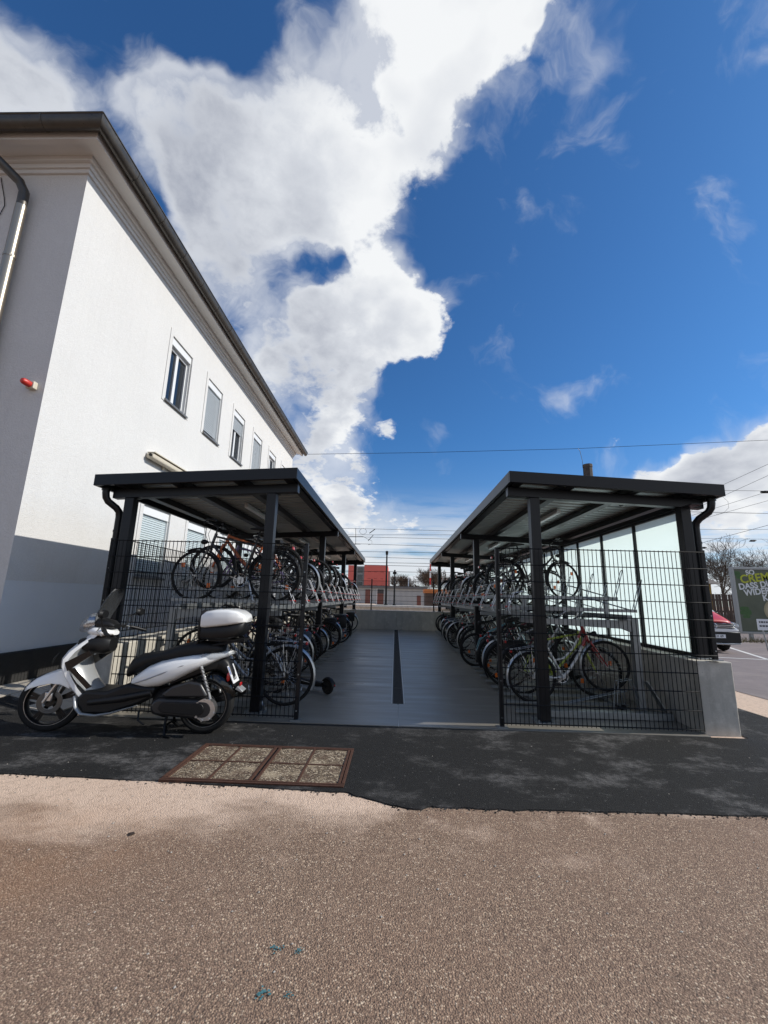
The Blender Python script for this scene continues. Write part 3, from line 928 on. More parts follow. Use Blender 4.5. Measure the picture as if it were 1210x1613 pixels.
# thin cable clipped to the front wall
b = MB(); b.tube([(-6.64, BY0 - .012, 8.0), (-6.50, BY0 - .012, 7.6), (-6.46, BY0 - .012, 7.45), (-6.52, BY0 - .012, 7.2), (-6.56, BY0 - .012, 6.6)], .006, 6)
tag(b.build('wall_cable', BLACKPL), 'thin black cable hanging on the shaded front wall beside the downpipe', 'cable')
# two-level paving between wall and shelter
PAVER = mat('sandy paving slab', (.40, .36, .30), .85, var=.2, vscale=5, bump=.3, bscale=70)
pv_ = thing('paved_strip', 'strip of sandy paving slabs along the foot of the white building', 'paving', (-4.6, 0, .1))
for i in range(3):
    for j in range(8):
        x0 = -5.16 + i * .385; y0 = -.02 + j * .42 + (.21 if i % 2 else 0)
        x1, y1 = x0 + .377, y0 + .412
        za, zb = gz(x0) + .012, gz(x1) + .012
        dz = rr.uniform(-.002, .002)
        b = MB(); b.hexa([(x0, y0, za - .05), (x1, y0, zb - .05), (x1, y1, zb - .05), (x0, y1, za - .05)], [(x0, y0, za + dz), (x1, y0, zb + dz), (x1, y1, zb + dz), (x0, y1, za + dz)])
        b.build('paving_slab', PAVER, pv_, bevel=.004)

# ------------------------------------------------------------------ the two bicycle shelters
P0, PS = .299, 4.047
def roof_z(ax, top=True):
    """height of the roof skin at distance |x| from the aisle axis (falls to the outside)"""
    return 3.057 - (ax - 1.37) * .0515
def shelter(s, label):
    t = thing('bicycle_shelter', label, 'shelter', (s * 2.7, 0, 0))
    X = lambda a: s * a
    def xbeam(name, a0, a1, z_off0, z_off1, y0, y1, m_, parent=t, bevel=.004):
        """block running across, parallel to the roof fall"""
        c = []
        for zo in (z_off0, z_off1):
            q = [(X(a0), y0, roof_z(a0) + zo), (X(a1), y0, roof_z(a1) + zo), (X(a1), y1, roof_z(a1) + zo), (X(a0), y1, roof_z(a0) + zo)]
            c.append(q if s > 0 else q[::-1])
        return MB().hexa(c[0], c[1]).build(name, m_, parent, bevel=bevel)
    YF, YR = .017, 12.74
    # fascias
    xbeam('fascia', 1.372, 4.052, -.150, 0, YF, YF + .045, ANTH)
    xbeam('fascia', 1.372, 4.052, -.150, 0, YR - .045, YR, ANTH)
    for (a0, a1) in ((1.372, 1.412), (4.012, 4.052)):
        segs = [YF + .0455, 4.2, 8.4, YR - .0455]
        for a, b2 in zip(segs, segs[1:]):
            xbeam('fascia', a0, a1, -.150, -.001, a + .002, b2 - .002, ANTH)
    # trapezoidal sheet, ribs across
    prof = []
    y = YF + .05; pitch = .185
    while y < YR - .06:
        prof += [(y, 0.0), (y + .105, 0.0), (y + .118, .036), (y + .172, .036)]
        y += pitch
    b = MB(); n = len(prof)
    for a in (1.413, 4.01):
        b.v += [(X(a), py, roof_z(a) - .052 + pz) for py, pz in prof]
    b.f = [((i, i + n, i + n + 1, i + 1) if s < 0 else (i, i + 1, i + n + 1, i + n)) for i in range(n - 1)]
    b.build('roof_sheet', ZINC_ROOF, t)
    b = MB(); b.hexa(*[[(X(a), yy, roof_z(a) + zo) for a, yy in (((1.415, YF + .05), (4.008, YF + .05), (4.008, YR - .05), (1.415, YR - .05)) if s > 0 else ((1.415, YR - .05), (4.008, YR - .05), (4.008, YF + .05), (1.415, YF + .05)))] for zo in (-.014, -.006)])
    b.build('roof_skin', ANTH, t)
    # purlins under the sheet
    for a in (1.50, 2.17, 3.00, 3.74):
        xbeam('purlin', a - .055, a + .055, -.150, -.0535, YF + .047, YR - .047, ANTH)
    # posts, crossbeams
    for k in range(4):
        yk = P0 + PS * k
        xbeam('crossbeam', 1.405, 3.93, -.272, -.151, yk - .055, yk + .055, ANTH)
        zi = fz(yk) if k < 3 else .926
        po = MB().box(*sorted((X(1.752 - .062), X(1.752 + .062))), yk - .062, yk + .062, zi + .014, roof_z(1.752) - .276).build('post', ANTH, t, bevel=.006)
        if k < 3:
            MB().box(*sorted((X(1.752 - .125), X(1.752 + .125))), yk - .125, yk + .125, zi + .001, zi + .0135).build('base_plate', GALV, po, bevel=.002)
            bb = MB()
            for dx in (-.095, .095):
                for dy in (-.095, .095): bb.disc((X(1.752 + dx), yk + dy, zi + .026), .014, .025, 'z', 6)
            bb.build('anchor_bolts', GALV, po)
        else:
            MB().box(*sorted((X(1.752 - .11), X(1.752 + .11))), yk - .1, yk + .1, zi + .001, zi + .0135).build('base_plate', GALV, po)
        zo = .78 + .0105 * yk
        po = MB().box(*sorted((X(3.69 - .062), X(3.69 + .062))), yk - .062, yk + .062, zo + .014, roof_z(3.69) - .276).build('post', ANTH, t, bevel=.006)
        MB().box(*sorted((X(3.69 - .11), X(3.69 + .11))), yk - .12, yk + .12, zo + .001, zo + .0135).build('base_plate', GALV, po, bevel=.002)
        # knee haunch where the post meets the beam
        for a in (1.752, 3.69):
            xbeam('head_plate', a - .09, a + .09, -.2755, -.2722, yk - .08, yk + .08, ANTH, bevel=0)
    # rainwater pipe at the front outer corner
    b = MB()
    zt = roof_z(4.0) - .150
    b.tube([(X(3.99), .19, zt), (X(3.99), .19, zt - .06), (X(3.985), .20, zt - .12), (X(3.965), .225, zt - .17), (X(3.90), .31, zt - .24), (X(3.875), .345, zt - .29), (X(3.87), .355, zt - .36), (X(3.87), .355, .70)], .045, 16)
    pipe = b.build('downpipe', ANTH, t, smooth=True)
    MB().tube([(X(3.99), .19, zt + .004), (X(3.99), .19, zt - .03)], .056, 16).build('pipe_collar', ANTH, pipe, smooth=True)
    for z in (2.2, 1.4): MB().tube([(X(3.87), .355, z), (X(3.87), .355, z + .03)], .051, 16).build('pipe_clamp', ANTH, pipe)
    # strip lights
    for k in range(3):
        yk = P0 + PS * (k + .34)
        zl = roof_z(2.6) - .15
        lf = MB().box(*sorted((X(2.59), X(2.65))), yk, yk + 1.25, zl + .035, zl + .09).build('strip_light', WHITE_PVC, t, bevel=.006)
        MB().box(*sorted((X(2.585), X(2.655))), yk + .02, yk + 1.23, zl + .018, zl + .0345).build('diffuser', mat('white lamp diffuser', (.85, .86, .86), .35), lf, bevel=.01)
    return t
SH_L = shelter(-1, 'dark steel bicycle shelter next to the white building')
SH_R = shelter(1, 'dark steel bicycle shelter with frosted glass wall on the parking side')
# frosted glazing of the shelter on the parking side
gl_y = [P0 + .063, 1.44, 2.50, 3.52, P0 + PS - .063]
def glaze(y0, y1):
    z0a, z0b = .80 + .0105 * y0, .80 + .0105 * y1
    zt = roof_z(3.69) - .285
    x = 3.69
    g_ = MB(); g_.add([(x, y0 + .022, z0a + .032), (x, y1 - .022, z0b + .032), (x, y1 - .022, zt - .03), (x, y0 + .022, zt - .03)], [(0, 1, 2, 3)])
    o = g_.build('glass_pane', FROST, SH_R)
    f = MB()
    f.hexa([(x - .03, y0 + .002, z0a - .014), (x + .03, y0 + .002, z0a - .014), (x + .03, y1 - .002, z0b - .014), (x - .03, y1 - .002, z0b - .014)],
           [(x - .03, y0 + .002, z0a + .031), (x + .03, y0 + .002, z0a + .031), (x + .03, y1 - .002, z0b + .031), (x - .03, y1 - .002, z0b + .031)])
    f.build('glazing_rail', ANTH, o)
    MB().box(x - .03, x + .03, y0 + .002, y1 - .002, zt - .029, zt).build('glazing_rail', ANTH, o)
for k in range(3):
    ys_ = [y + PS * k for y in gl_y]
    for y0, y1 in zip(ys_, ys_[1:]): glaze(y0, y1)
    for y in ys_[1:-1]:
        MB().box(3.655, 3.725, y - .021, y + .021, .78 + .0105 * y + .001, roof_z(3.69) - .288).build('mullion', ANTH, SH_R, bevel=.004)
MB().box(3.62, 3.76, .02, 12.6, roof_z(3.69) - .284, roof_z(3.69) - .273).build('head_rail', ANTH, SH_R)
# camera dome
dm = thing('dome_camera', 'small black dome camera under the shelter roof near the frosted glass', 'camera', (3.05, .55, 2.78))
zc = roof_z(3.05) - .15
MB().disc((3.05, .55, zc - .02), .055, .04, 'z', 20).build('mount', BLACKPL, dm, smooth=True)
MB().sphere((3.05, .55, zc - .045), .048, 18, 12).build('dome', BLACKGL, dm, smooth=True)

# ------------------------------------------------------------------ welded mesh fences
def mesh_fence(name, label, p0, p1, z0, z1, posts, zlow=None, group=None, post_z=None, post_foot=True, step=.05):
    p0, p1 = Vector(p0), Vector(p1)
    L = (p1 - p0).length; d = (p1 - p0) / L
    o = Vector((d.y, -d.x, 0))
    t = thing(name, label, 'fence', (p0.x, p0.y, p0.z), group)
    low = zlow or (lambda q: z0)
    b = MB()
    n = int(L / step)
    r = .0042
    for i in range(n + 1):
        q = p0 + d * (i * step)
        zl = low(q)
        b.tube([(q.x, q.y, zl), (q.x, q.y, z1 + .012)], r, 5)
    h = z1
    while h > z0 - .01:
        # double wires, one on each side
        a, c = 0.0, L
        qs = [p0 + d * (L * j / 40) for j in range(41)]
        ok = [q for q in qs if low(q) <= h + .005]
        if len(ok) > 1:
            for sgn in (-1, 1):
                b.tube([ok[0] + o * .006 * sgn + Vector((0, 0, h - p0.z)), ok[-1] + o * .006 * sgn + Vector((0, 0, h - p0.z))], .0056, 5)
        h -= .2
    b.build('wire_mesh', BLACKST, t)
    for x_, (za, zb) in posts:
        q = p0 + d * x_ - o * .034
        po = MB().box(q.x - .025, q.x + .025, q.y - .022, q.y + .022, za, zb).build('post', ANTH, t, bevel=.004)
        if post_foot: MB().box(q.x - .06, q.x + .06, q.y - .05, q.y + .05, za - .004, za + .006).build('foot_plate', GALV, po)
        z = za + .10
        while z < zb - .03:
            MB().disc((q.x, q.y - .024, z), .009, .012, 'y', 6).build('clamp_screw', GALV, po)
            z += .4
    return t
def lowR(q): return 0.03 if q.x < 3.44 else .80
def lowL(q): return 0.03 if q.x > -3.44 else .80
mesh_fence('mesh_fence', 'black welded mesh panel closing the front of the shelter with glass wall', (1.185, 0, 0), (3.675, 0, 0), .03, 2.05, [(.0, (.004, 2.06)), (2.49, (.80, 2.08))], lowR, 'welded mesh fence panels')
mesh_fence('mesh_fence', 'black welded mesh panel behind the white scooter', (-3.675, 0, 0), (-1.19, 0, 0), .03, 2.05, [(.0, (.80, 2.08)), (2.485, (.004, 2.06))], lowL, 'welded mesh fence panels')
mesh_fence('mesh_fence', 'black welded mesh running along the low wall beside the white building', (-3.72, .40, 0), (-3.72, 12.3, 0), .90, 2.10, [(4.0, (.83, 2.12)), (8.05, (.87, 2.12))], None, 'welded mesh fence panels', post_foot=False)
mesh_fence('mesh_fence', 'black welded mesh on top of the far end wall of the aisle', (-3.4, 12.52, 0), (3.4, 12.52, 0), .97, 2.12, [(.3, (.93, 2.2)), (2.35, (.93, 2.2)), (4.93, (.93, 2.2)), (6.5, (.93, 2.2))], None, 'welded mesh fence panels')

# ------------------------------------------------------------------ two-tier racks
SLOT0, SLOT, NSLOT = .60, .46, 25
def track_z(k): return 1.305 if k % 2 == 0 else 1.465
def rack(s, label):
    t = thing('bicycle_rack', label, 'bicycle rack', (s * 2.4, .6, 0))
    X = lambda a: s * a
    ylast = SLOT0 + SLOT * (NSLOT - 1)
    def bx(a0, a1, y0, y1, z0, z1): return MB().box(*sorted((X(a0), X(a1))), y0, y1, z0, z1)
    for k in range(5):
        y = .66 + 2.70 * k; f = fz(y)
        bx(3.07, 3.16, y - .04, y + .04, f + .085, 1.225).build('column', GALV, t, bevel=.004)
        b = MB()
        pr = [(X(3.065), 1.20), (X(3.065), 1.05), (X(2.95), 1.09), (X(1.62), 1.14), (X(1.62), 1.20)]
        b.prism(pr, y - .03, y + .03); b.build('arm', GALV, t, bevel=.003)
        bx(1.86, 3.40, y - .19, y - .07, f + .002, f + .082).build('foot_beam', GALV, t, bevel=.004)
        b = MB(); b.beam((X(3.16), y - .08, .45), (X(3.34), y - .12, f + .09), .012, .10, (0, 1, 0)); b.build('brace', GALV, t)
    for a in (1.80, 2.96):
        bx(a - .035, a + .035, .45, ylast + .3, 1.202, 1.272).build('rail', GALV, t, bevel=.004)
    for a in (1.95, 3.05):
        b = MB(); y0, y1 = .80, ylast + .2
        q0 = sorted((X(a - .03), X(a + .03)))
        b.hexa([(q0[0], y0, fz(y0) + .002), (q0[1], y0, fz(y0) + .002), (q0[1], y1, fz(y1) + .002), (q0[0], y1, fz(y1) + .002)],
               [(q0[0], y0, fz(y0) + .028), (q0[1], y0, fz(y0) + .028), (q0[1], y1, fz(y1) + .028), (q0[0], y1, fz(y1) + .028)])
        b.build('floor_rail', GALV, t)
    # one track with its hoop and handle, shared by all slots
    b = MB()
    for w0, w1, z0, z1 in ((-.04, .04, 0, .006), (-.046, -.04, 0, .04), (.04, .046, 0, .04)):
        b.box(*sorted((X(1.42), X(3.12))), w0, w1, z0, z1)
    tr = b.mesh('track', GALV)
    b = MB()
    for sg in (-1, 1):
        b.tube([(X(3.00), sg * .03, .02), (X(3.10), sg * .03, .03), (X(3.22), sg * .028, .40), (X(3.235), sg * .012, .43)], .006, 6)
        b.tube([(X(2.45), sg * .03, .19), (X(3.08), sg * .03, .025)], .005, 6)
    b.tube([(X(3.235), -.012, .43), (X(3.235), .012, .43)], .006, 6)
    hoop = b.mesh('wheel_hoop', GALV)
    b = MB()
    for sg in (-1, 1):
        b.tube([(X(1.46), sg * .05, -.05), (X(1.43), sg * .05, .01), (X(1.52), sg * .052, .215), (X(1.66), sg * .05, .245)], .0052, 6)
    b.tube([(X(1.43), -.05, .01), (X(1.43), .05, .01)], .0052, 6)
    guide = b.mesh('wheel_guide', mat('bright zinc wire', (.78, .79, .80), .4, .35))
    b = MB(); b.tube([(X(1.50), 0, .03), (X(1.47), 0, .034), (X(1.42), 0, .036), (X(1.41), 0, .036)], [.012, .015, .015, .010], 10)
    grip = b.mesh('handle', RED_PL, True)
    b = MB(); b.box(*sorted((X(1.5), X(3.14))), -.035, .035, 0, .006); b.box(*sorted((X(1.5), X(3.14))), -.041, -.035, 0, .026); b.box(*sorted((X(1.5), X(3.14))), .035, .041, 0, .026)
    ft = b.mesh('floor_track', GALV)
    b = MB(); b.add([(X(2.3), -.035, .004), (X(2.3), .035, .004), (X(3.14), .035, .19), (X(3.14), -.035, .19)], [(0, 1, 2, 3)] if s > 0 else [(3, 2, 1, 0)])
    for sg in (-1, 1): b.tube([(X(2.3), sg * .037, .01), (X(3.14), sg * .037, .20)], .006, 6)
    for sg in (-1, 1): b.tube([(X(3.1), sg * .037, 0), (X(3.1), sg * .037, .19)], .006, 6)
    ramp = b.mesh('floor_ramp', GALV)
    b = MB()
    for sg in (-1, 1):
        b.tube([(X(2.75), sg * .035, .02), (X(2.80), sg * .04, .40), (X(2.97), sg * .04, .43), (X(3.12), sg * .035, .02)], .006, 6)
    fh = b.mesh('floor_hoop', GALV)
    off = Vector((-s * 2.4, -.6, 0))
    for k in range(NSLOT):
        y = SLOT0 + SLOT * k
        z = track_z(k)
        o = obj_from(tr, 'track', t, off + Vector((0, y, z)))
        obj_from(hoop, 'wheel_hoop', o); obj_from(guide, 'wheel_guide', o); obj_from(grip, 'handle', o)
        if k % 2:
            for a in (1.80, 2.96):
                MB().box(*sorted((X(a - .025), X(a + .025))), y - .02, y + .02, 1.274, z - .001).build('riser', GALV, o)
        f = fz(y)
        o = obj_from(ft, 'floor_track', t, off + Vector((0, y, f + .03)))
        if k % 2: obj_from(ramp, 'floor_ramp', o)
        else: obj_from(fh, 'floor_hoop', o)
    return t
rack(-1, 'galvanised two-tier bicycle rack beside the white building')
rack(1, 'galvanised two-tier bicycle rack beside the frosted glass wall')

# ------------------------------------------------------------------ bicycles
def wheel_parts(root, name, hub, rr_, tr_, axle_w, org, steer):
    hx, hz = hub
    b = MB().torus((hx, 0, hz), rr_ - .026, .008, 'y', 36, 6, .011)
    b.disc((hx, 0, hz), .020, .10, 'y', 10); b.disc((hx, 0, hz), .008, axle_w, 'y', 8)
    w = b.build('wheel', ALU, root, smooth=True, org=org)
    ty = MB().torus((hx, 0, hz), rr_ - tr_, tr_, 'y', 40, 8); ty.v = [(x - org[0], y - org[1], z - org[2]) for x, y, z in ty.v]
    obj_from(ty.mesh('tyre', RUBBER, True), 'tyre', w)
    sp = MB()
    for i in range(28):
        a = 2 * math.pi * i / 28; a2 = a + (.5 if i % 4 < 2 else -.5)
        sg = 1 if i % 2 else -1
        sp.tube([(hx - org[0] + .018 * math.cos(a2), sg * .03, hz + .018 * math.sin(a2)), (hx - org[0] + (rr_ - .03) * math.cos(a), 0, hz + (rr_ - .03) * math.sin(a))], .0013, 3, caps=False)
    obj_from(sp.mesh('spokes', ALU), 'spokes', w)
    w['steer'] = 1 if steer else 0
    return w
def reflectors(w, hub, rr_, org):
    for a in (35, 215):
        c = (hub[0] - org[0] + rr_ * .68 * math.cos(R(a)), 0, hub[1] + rr_ * .68 * math.sin(R(a)))
        b = MB().box(c[0] - .022, c[0] + .022, -.008, .008, c[2] - .03, c[2] + .03)
        obj_from(b.mesh('spoke_reflector', ORANGE_R), 'spoke_reflector', w)
def arc(hub, r, a0, a1, n=18): return [(hub[0] + r * math.cos(R(a0 + (a1 - a0) * i / n)), hub[1] + r * math.sin(R(a0 + (a1 - a0) * i / n))) for i in range(n + 1)]
def guard(hub, r, a0, a1, w):
    rings = []
    for x, z in arc(hub, r, a0, a1, 20):
        d = Vector((x - hub[0], 0, z - hub[1])).normalized()
        ring = []
        for y, h in ((-w, -.016), (-w * .6, .002), (0, .008), (w * .6, .002), (w, -.016), (w * .55, -.003), (0, .004), (-w * .55, -.003)):
            ring.append((x + d.x * h, y, z + d.z * h))
        rings.append(ring)
    return MB().rings(rings)
def make_bike(kind):
    root = thing('bicycle', 'bicycle', 'bicycle')
    mtb = kind == 'mountain'
    rr_ = .345 if not mtb else .35
    tr_ = .020 if not mtb else .028
    rh, fh = (-.52, rr_), (.55, rr_)
    bb = (-.08, .285)
    so = (.40, 0, 0)                    # the steered parts turn about this point
    paint = mat('frame paint', (.02, .02, .022), .3, coat=.5)
    def T(name, segs, m_, r=.016, parent=root, n=8, org=None, steer=False, smooth=True, flat=None):
        b = MB()
        for pts in segs:
            pts = [(p[0], p[1], p[2]) if len(p) == 3 else (p[0], 0, p[1]) for p in pts]
            b.tube(pts, r, n, flat=flat)
        o = b.build(name, m_, parent, smooth=smooth, org=org, world=False)
        if steer: o['steer'] = 1
        return o
    # frame
    b = MB()
    def ft(a, c, r0, r1=None, mid=None):
        pts = [a] + ([mid] if mid else []) + [c]
        pts = [(p[0], p[1] if len(p) == 3 else 0, p[-1]) for p in pts]
        b.tube(pts, [r0] * (len(pts) - 1) + [r1 or r0], 10)
    if kind == 'trekking':
        st, ht, hb = (-.24, .80), (.332, .92), (.375, .755)
        ft(bb, st, .016); ft((-.222, .765), (.342, .88), .015); ft(bb, (.370, .775), .018)
    elif kind == 'city':
        st, ht, hb = (-.235, .74), (.325, .97), (.375, .755)
        b.tube([(-.08, 0, .285), (.02, 0, .36), (.16, 0, .50), (.28, 0, .65), (.372, 0, .77)], .020, 10)
        b.tube([(-.16, 0, .52), (-.02, 0, .53), (.14, 0, .64), (.345, 0, .89)], .014, 10); ft(bb, st, .016)
    else:
        st, ht, hb = (-.20, .70), (.345, .87), (.385, .745)
        ft(bb, st, .018); ft((-.19, .675), (.352, .845), .020); b.tube([(-.08, 0, .285), (.15, 0, .50), (.375, 0, .775)], [.024, .026, .024], 10)
    ft(ht, hb, .020)
    for sg in (-1, 1):
        b.tube([(bb[0] - .02, sg * .03, bb[1]), (-.36, sg * .055, .315), (rh[0], sg * .062, rh[1])], .009, 8)
        b.tube([(st[0] + .01, sg * .018, st[1] - .05), (-.40, sg * .05, .56), (rh[0], sg * .062, rh[1])], .008, 8)
    b.disc((bb[0], 0, bb[1]), .025, .07, 'y', 12)
    b.build('frame', paint, root, smooth=True, world=False)
    # fork
    b = MB()
    for sg in (-1, 1):
        if mtb: b.tube([(.41, sg * .062, .72), (.48, sg * .065, .53), (.55, sg * .065, .345)], [.018, .020, .018], 8)
        else: b.tube([(.392, sg * .035, .70), (.41, sg * .055, .66), (.485, sg * .06, .49), (.55, sg * .06, .345)], [.014, .014, .011, .008], 8)
    b.tube([(hb[0], 0, hb[1]), (.395, 0, .70)], .018, 8); b.tube([(.395, -.06, .705), (.395, .06, .705)], .014, 8)
    o = b.build('fork', paint, root, smooth=True, org=so); o['steer'] = 1
    w1 = wheel_parts(root, 'wheel', fh, rr_, tr_, .12, so, True)
    w2 = wheel_parts(root, 'wheel', rh, rr_, tr_, .14, (rh[0], 0, 0), False)
    if kind == 'trekking': reflectors(w1, fh, rr_, so); reflectors(w2, rh, rr_, (rh[0], 0, 0))
    # seat
    T('seatpost', [[st, (st[0] - .04, st[1] + .17)]], ALU if kind == 'city' else BLACKPL, .0135)
    sx, sz = st[0] - .045, st[1] + .185
    MB().sections([(sx - .135, .03, sz - .03, sz + .035), (sx - .12, .085, sz - .035, sz + .045), (sx - .06, .088, sz - .03, sz + .045), (sx + .01, .045, sz - .015, sz + .034), (sx + .10, .022, sz - .005, sz + .030), (sx + .145, .012, sz + .002, sz + .024)], 14, 2.3).build('saddle', SEATMAT, root, smooth=True, world=False)
    # bars
    if kind == 'city':
        segs = [[(.325, .97), (.305, 1.08), (.33, 1.12)], [(.16, -.30, 1.08), (.26, -.29, 1.13), (.345, -.16, 1.14), (.35, 0, 1.12), (.345, .16, 1.14), (.26, .29, 1.13), (.16, .30, 1.08)]]
        ge = [((.16, .30, 1.08), (.06, .30, 1.045))]
    elif kind == 'trekking':
        segs = [[(.332, .92), (.315, 1.00), (.38, 1.05)], [(.27, -.305, 1.055), (.34, -.27, 1.07), (.39, -.1, 1.06), (.39, .1, 1.06), (.34, .27, 1.07), (.27, .305, 1.055)]]
        ge = [((.30, .29, 1.06), (.20, .315, 1.045))]
    else:
        segs = [[(.345, .87), (.335, .93), (.41, .965)], [(.38, -.34, .99), (.41, -.12, .975), (.41, .12, .975), (.38, .34, .99)]]
        ge = [((.395, .23, .983), (.372, .36, .992))]
    hbm = T('handlebar', segs, ALU if kind == 'city' else BLACKPL, .0125, org=so, steer=True)
    for p, q in ge:
        for sg in (-1, 1):
            b = MB().tube([(p[0] - so[0], sg * p[1], p[2]), (q[0] - so[0], sg * q[1], q[2])], .017, 8)
            obj_from(b.mesh('grip', BLACKPL, True), 'grip', hbm)
            b = MB().tube([(p[0] - so[0] + .07, sg * (abs(p[1]) - .06), p[2] - .005), (p[0] - so[0] + .09, sg * (abs(p[1]) - .02), p[2] - .03), (q[0] - so[0] + .07, sg * abs(q[1]), q[2] - .035)], .007, 6)
            obj_from(b.mesh('brake_lever', BLACKPL), 'brake_lever', hbm)
    b = MB()
    for sg in (-1, 1):
        b.tube([(.34 - so[0], sg * .16, 1.05 if not mtb else .96), (.46 - so[0], sg * .12, 1.04 if not mtb else .95), (.47 - so[0], sg * .05, .92), (.40 - so[0], sg * .03, .76)], .0035, 5)
    obj_from(b.mesh('brake_cable', BLACKPL), 'brake_cable', hbm)
    # drive
    b = MB().torus((bb[0], .045, bb[1]), .088, .006, 'y', 24, 5); b.disc((bb[0], .045, bb[1]), .05, .008, 'y', 16)
    for a in range(0, 360, 72): b.beam((bb[0], .045, bb[1]), (bb[0] + .085 * math.cos(R(a)), .045, bb[1] + .085 * math.sin(R(a))), .006, .014, (0, 1, 0))
    ck = b.build('crankset', BLACKPL if mtb else ALU, root, world=False)
    for sg, a in ((1, 20), (-1, 200)):
        e = (bb[0] + .17 * math.cos(R(a)), bb[1] + .17 * math.sin(R(a)))
        b = MB().beam((bb[0], sg * .06, bb[1]), (e[0], sg * .075, e[1]), .012, .022, (0, 1, 0)); obj_from(b.mesh('crank', ALU), 'crank', ck)
        b = MB().box(e[0] - .045, e[0] + .045, *sorted((sg * .08, sg * .16)), e[1] - .012, e[1] + .012); obj_from(b.mesh('pedal', BLACKPL), 'pedal', ck)
    b = MB().tube([(bb[0], .045, bb[1] + .09), (rh[0], .045, rh[1] + .04)], .005, 5); b.tube([(bb[0], .045, bb[1] - .09), (rh[0], .045, rh[1] - .04)], .005, 5); b.disc((rh[0], .045, rh[1]), .045, .02, 'y', 14)
    b.build('chain', mat('oily chain', (.05, .045, .04), .5, .8), root, world=False)
    # guards, carrier, lights, stand
    if not mtb:
        gm_ = mat('mudguard', (.45, .46, .46), .3, .8) if kind == 'city' else BLACKPL
        guard(rh, rr_ + .022, 5, 205, .028).build('mudguard', gm_, root, smooth=True, world=False)
        o = guard(fh, rr_ + .022, 62, 200, .028).build('mudguard', gm_, root, smooth=True, org=so); o['steer'] = 1
        b = MB()
        for sg in (-1, 1):
            b.tube([(rh[0], sg * .07, rh[1]), (rh[0] - .13, sg * .065, .74)], .005, 6); b.tube([(rh[0], sg * .07, rh[1]), (rh[0] + .05, sg * .065, .74)], .005, 6)
            b.tube([(rh[0] - .22, sg * .065, .75), (-.28, sg * .05, .76), (st[0] - .02, sg * .02, .72)], .006, 6)
        for i in range(4): b.tube([(rh[0] - .2 + .1 * i, -.065, .752), (rh[0] - .2 + .1 * i, .065, .752)], .005, 6)
        b.tube([(rh[0] - .22, -.065, .75), (rh[0] - .22, .065, .75)], .006, 6)
        b.build('carrier', BLACKPL if kind == 'trekking' else ALU, root, world=False)
        MB().box(rh[0] - .25, rh[0] - .225, -.045, .045, .715, .755).build('rear_light', RED_L, root, world=False, bevel=.008)
        b = MB().tube([(.44, 0, .80), (.47, 0, .80), (.50, 0, .80), (.515, 0, .80)], [.02, .034, .036, .03], 12)
        o = b.build('headlight', BLACKPL, root, smooth=True, org=so); o['steer'] = 1
        T('kickstand', [[(-.20, .06, .28), (-.30, .13, .03), (-.33, .135, .02)]], ALU, .009)
    else:
        T('rear_reflector', [[(-.255, 0, .60), (-.265, 0, .60)]], RED_L, .025)
        MB().disc((fh[0], -.045, fh[1]), .08, .003, 'y', 24).build('brake_disc', ALU, root, org=so)['steer'] = 1
    if kind == 'city':
        T('chain_guard', [[(-.06, .06, .395), (-.30, .06, .40), (-.52, .06, .40)]], mat('guard black', (.02, .02, .02), .4), .022, flat=.35)
    return root
def add_basket(root, front=True):
    b = MB()
    x0, x1, z0, z1, w = (.47, .76, .82, 1.06, .17) if front else (-.78, -.42, .77, 1.02, .15)
    o = (.40, 0, 0) if front else (0, 0, 0)
    for z, g_ in ((z0, .82), (z0 + .08, .88), (z0 + .16, .94), (z1, 1)):
        cx = (x0 + x1) / 2; hx = (x1 - x0) / 2 * g_; hw = w * g_
        b.tube([(cx - hx, -hw, z), (cx + hx, -hw, z), (cx + hx, hw, z), (cx - hx, hw, z)], .004, 5, closed=True)
    n = 9
    for i in range(n + 1):
        q = i / n
        for (ax, ay, bx_, by) in ((-1, -1, 1, -1), (1, -1, 1, 1), (1, 1, -1, 1), (-1, 1, -1, -1)):
            px_, py_ = ax + (bx_ - ax) * q, ay + (by - ay) * q
            cx = (x0 + x1) / 2; hx = (x1 - x0) / 2
            b.tube([(cx + hx * .82 * px_, w * .82 * py_, z0), (cx + hx * px_, w * py_, z1)], .0025, 4, caps=False)
    for i in range(7):
        q = -1 + 2 * i / 6
        cx = (x0 + x1) / 2; hx = (x1 - x0) / 2
        b.tube([(cx + hx * .82 * q, -w * .82, z0), (cx + hx * .82 * q, w * .82, z0)], .003, 4, caps=False)
    ob = b.build('basket', BLACKST, root, org=o)
    if front: ob['steer'] = 1
    return ob
PROTO = {k: make_bike(k) for k in ('trekking', 'city', 'mountain')}
def paint(name, col, metal=0.0): return mat('bicycle paint ' + name, col, .28, metal, coat=.6)
PAINTS = {'black': paint('black', (.012, .012, .013)), 'dark blue': paint('dark blue', (.015, .03, .10)), 'silver': paint('silver', (.46, .47, .48), .6), 'red': paint('red', (.32, .018, .02)),
          'dark green': paint('dark green', (.02, .06, .03)), 'rust orange': paint('rust orange', (.42, .10, .025)), 'violet': paint('violet', (.10, .06, .18)), 'white': paint('white', (.68, .68, .66)),
          'pale blue': paint('pale blue', (.20, .42, .50)), 'lime': paint('lime', (.38, .45, .06)), 'grey': paint('grey', (.12, .125, .13)), 'maroon': paint('maroon', (.14, .012, .02))}
brng = random.Random(11)
ORD = ['first', 'second', 'third', 'fourth', 'fifth', 'sixth', 'seventh', 'eighth', 'ninth', 'tenth', 'eleventh', 'twelfth', 'thirteenth', 'fourteenth', 'fifteenth', 'sixteenth', 'seventeenth', 'eighteenth', 'nineteenth', 'twentieth']
used_proto = set()
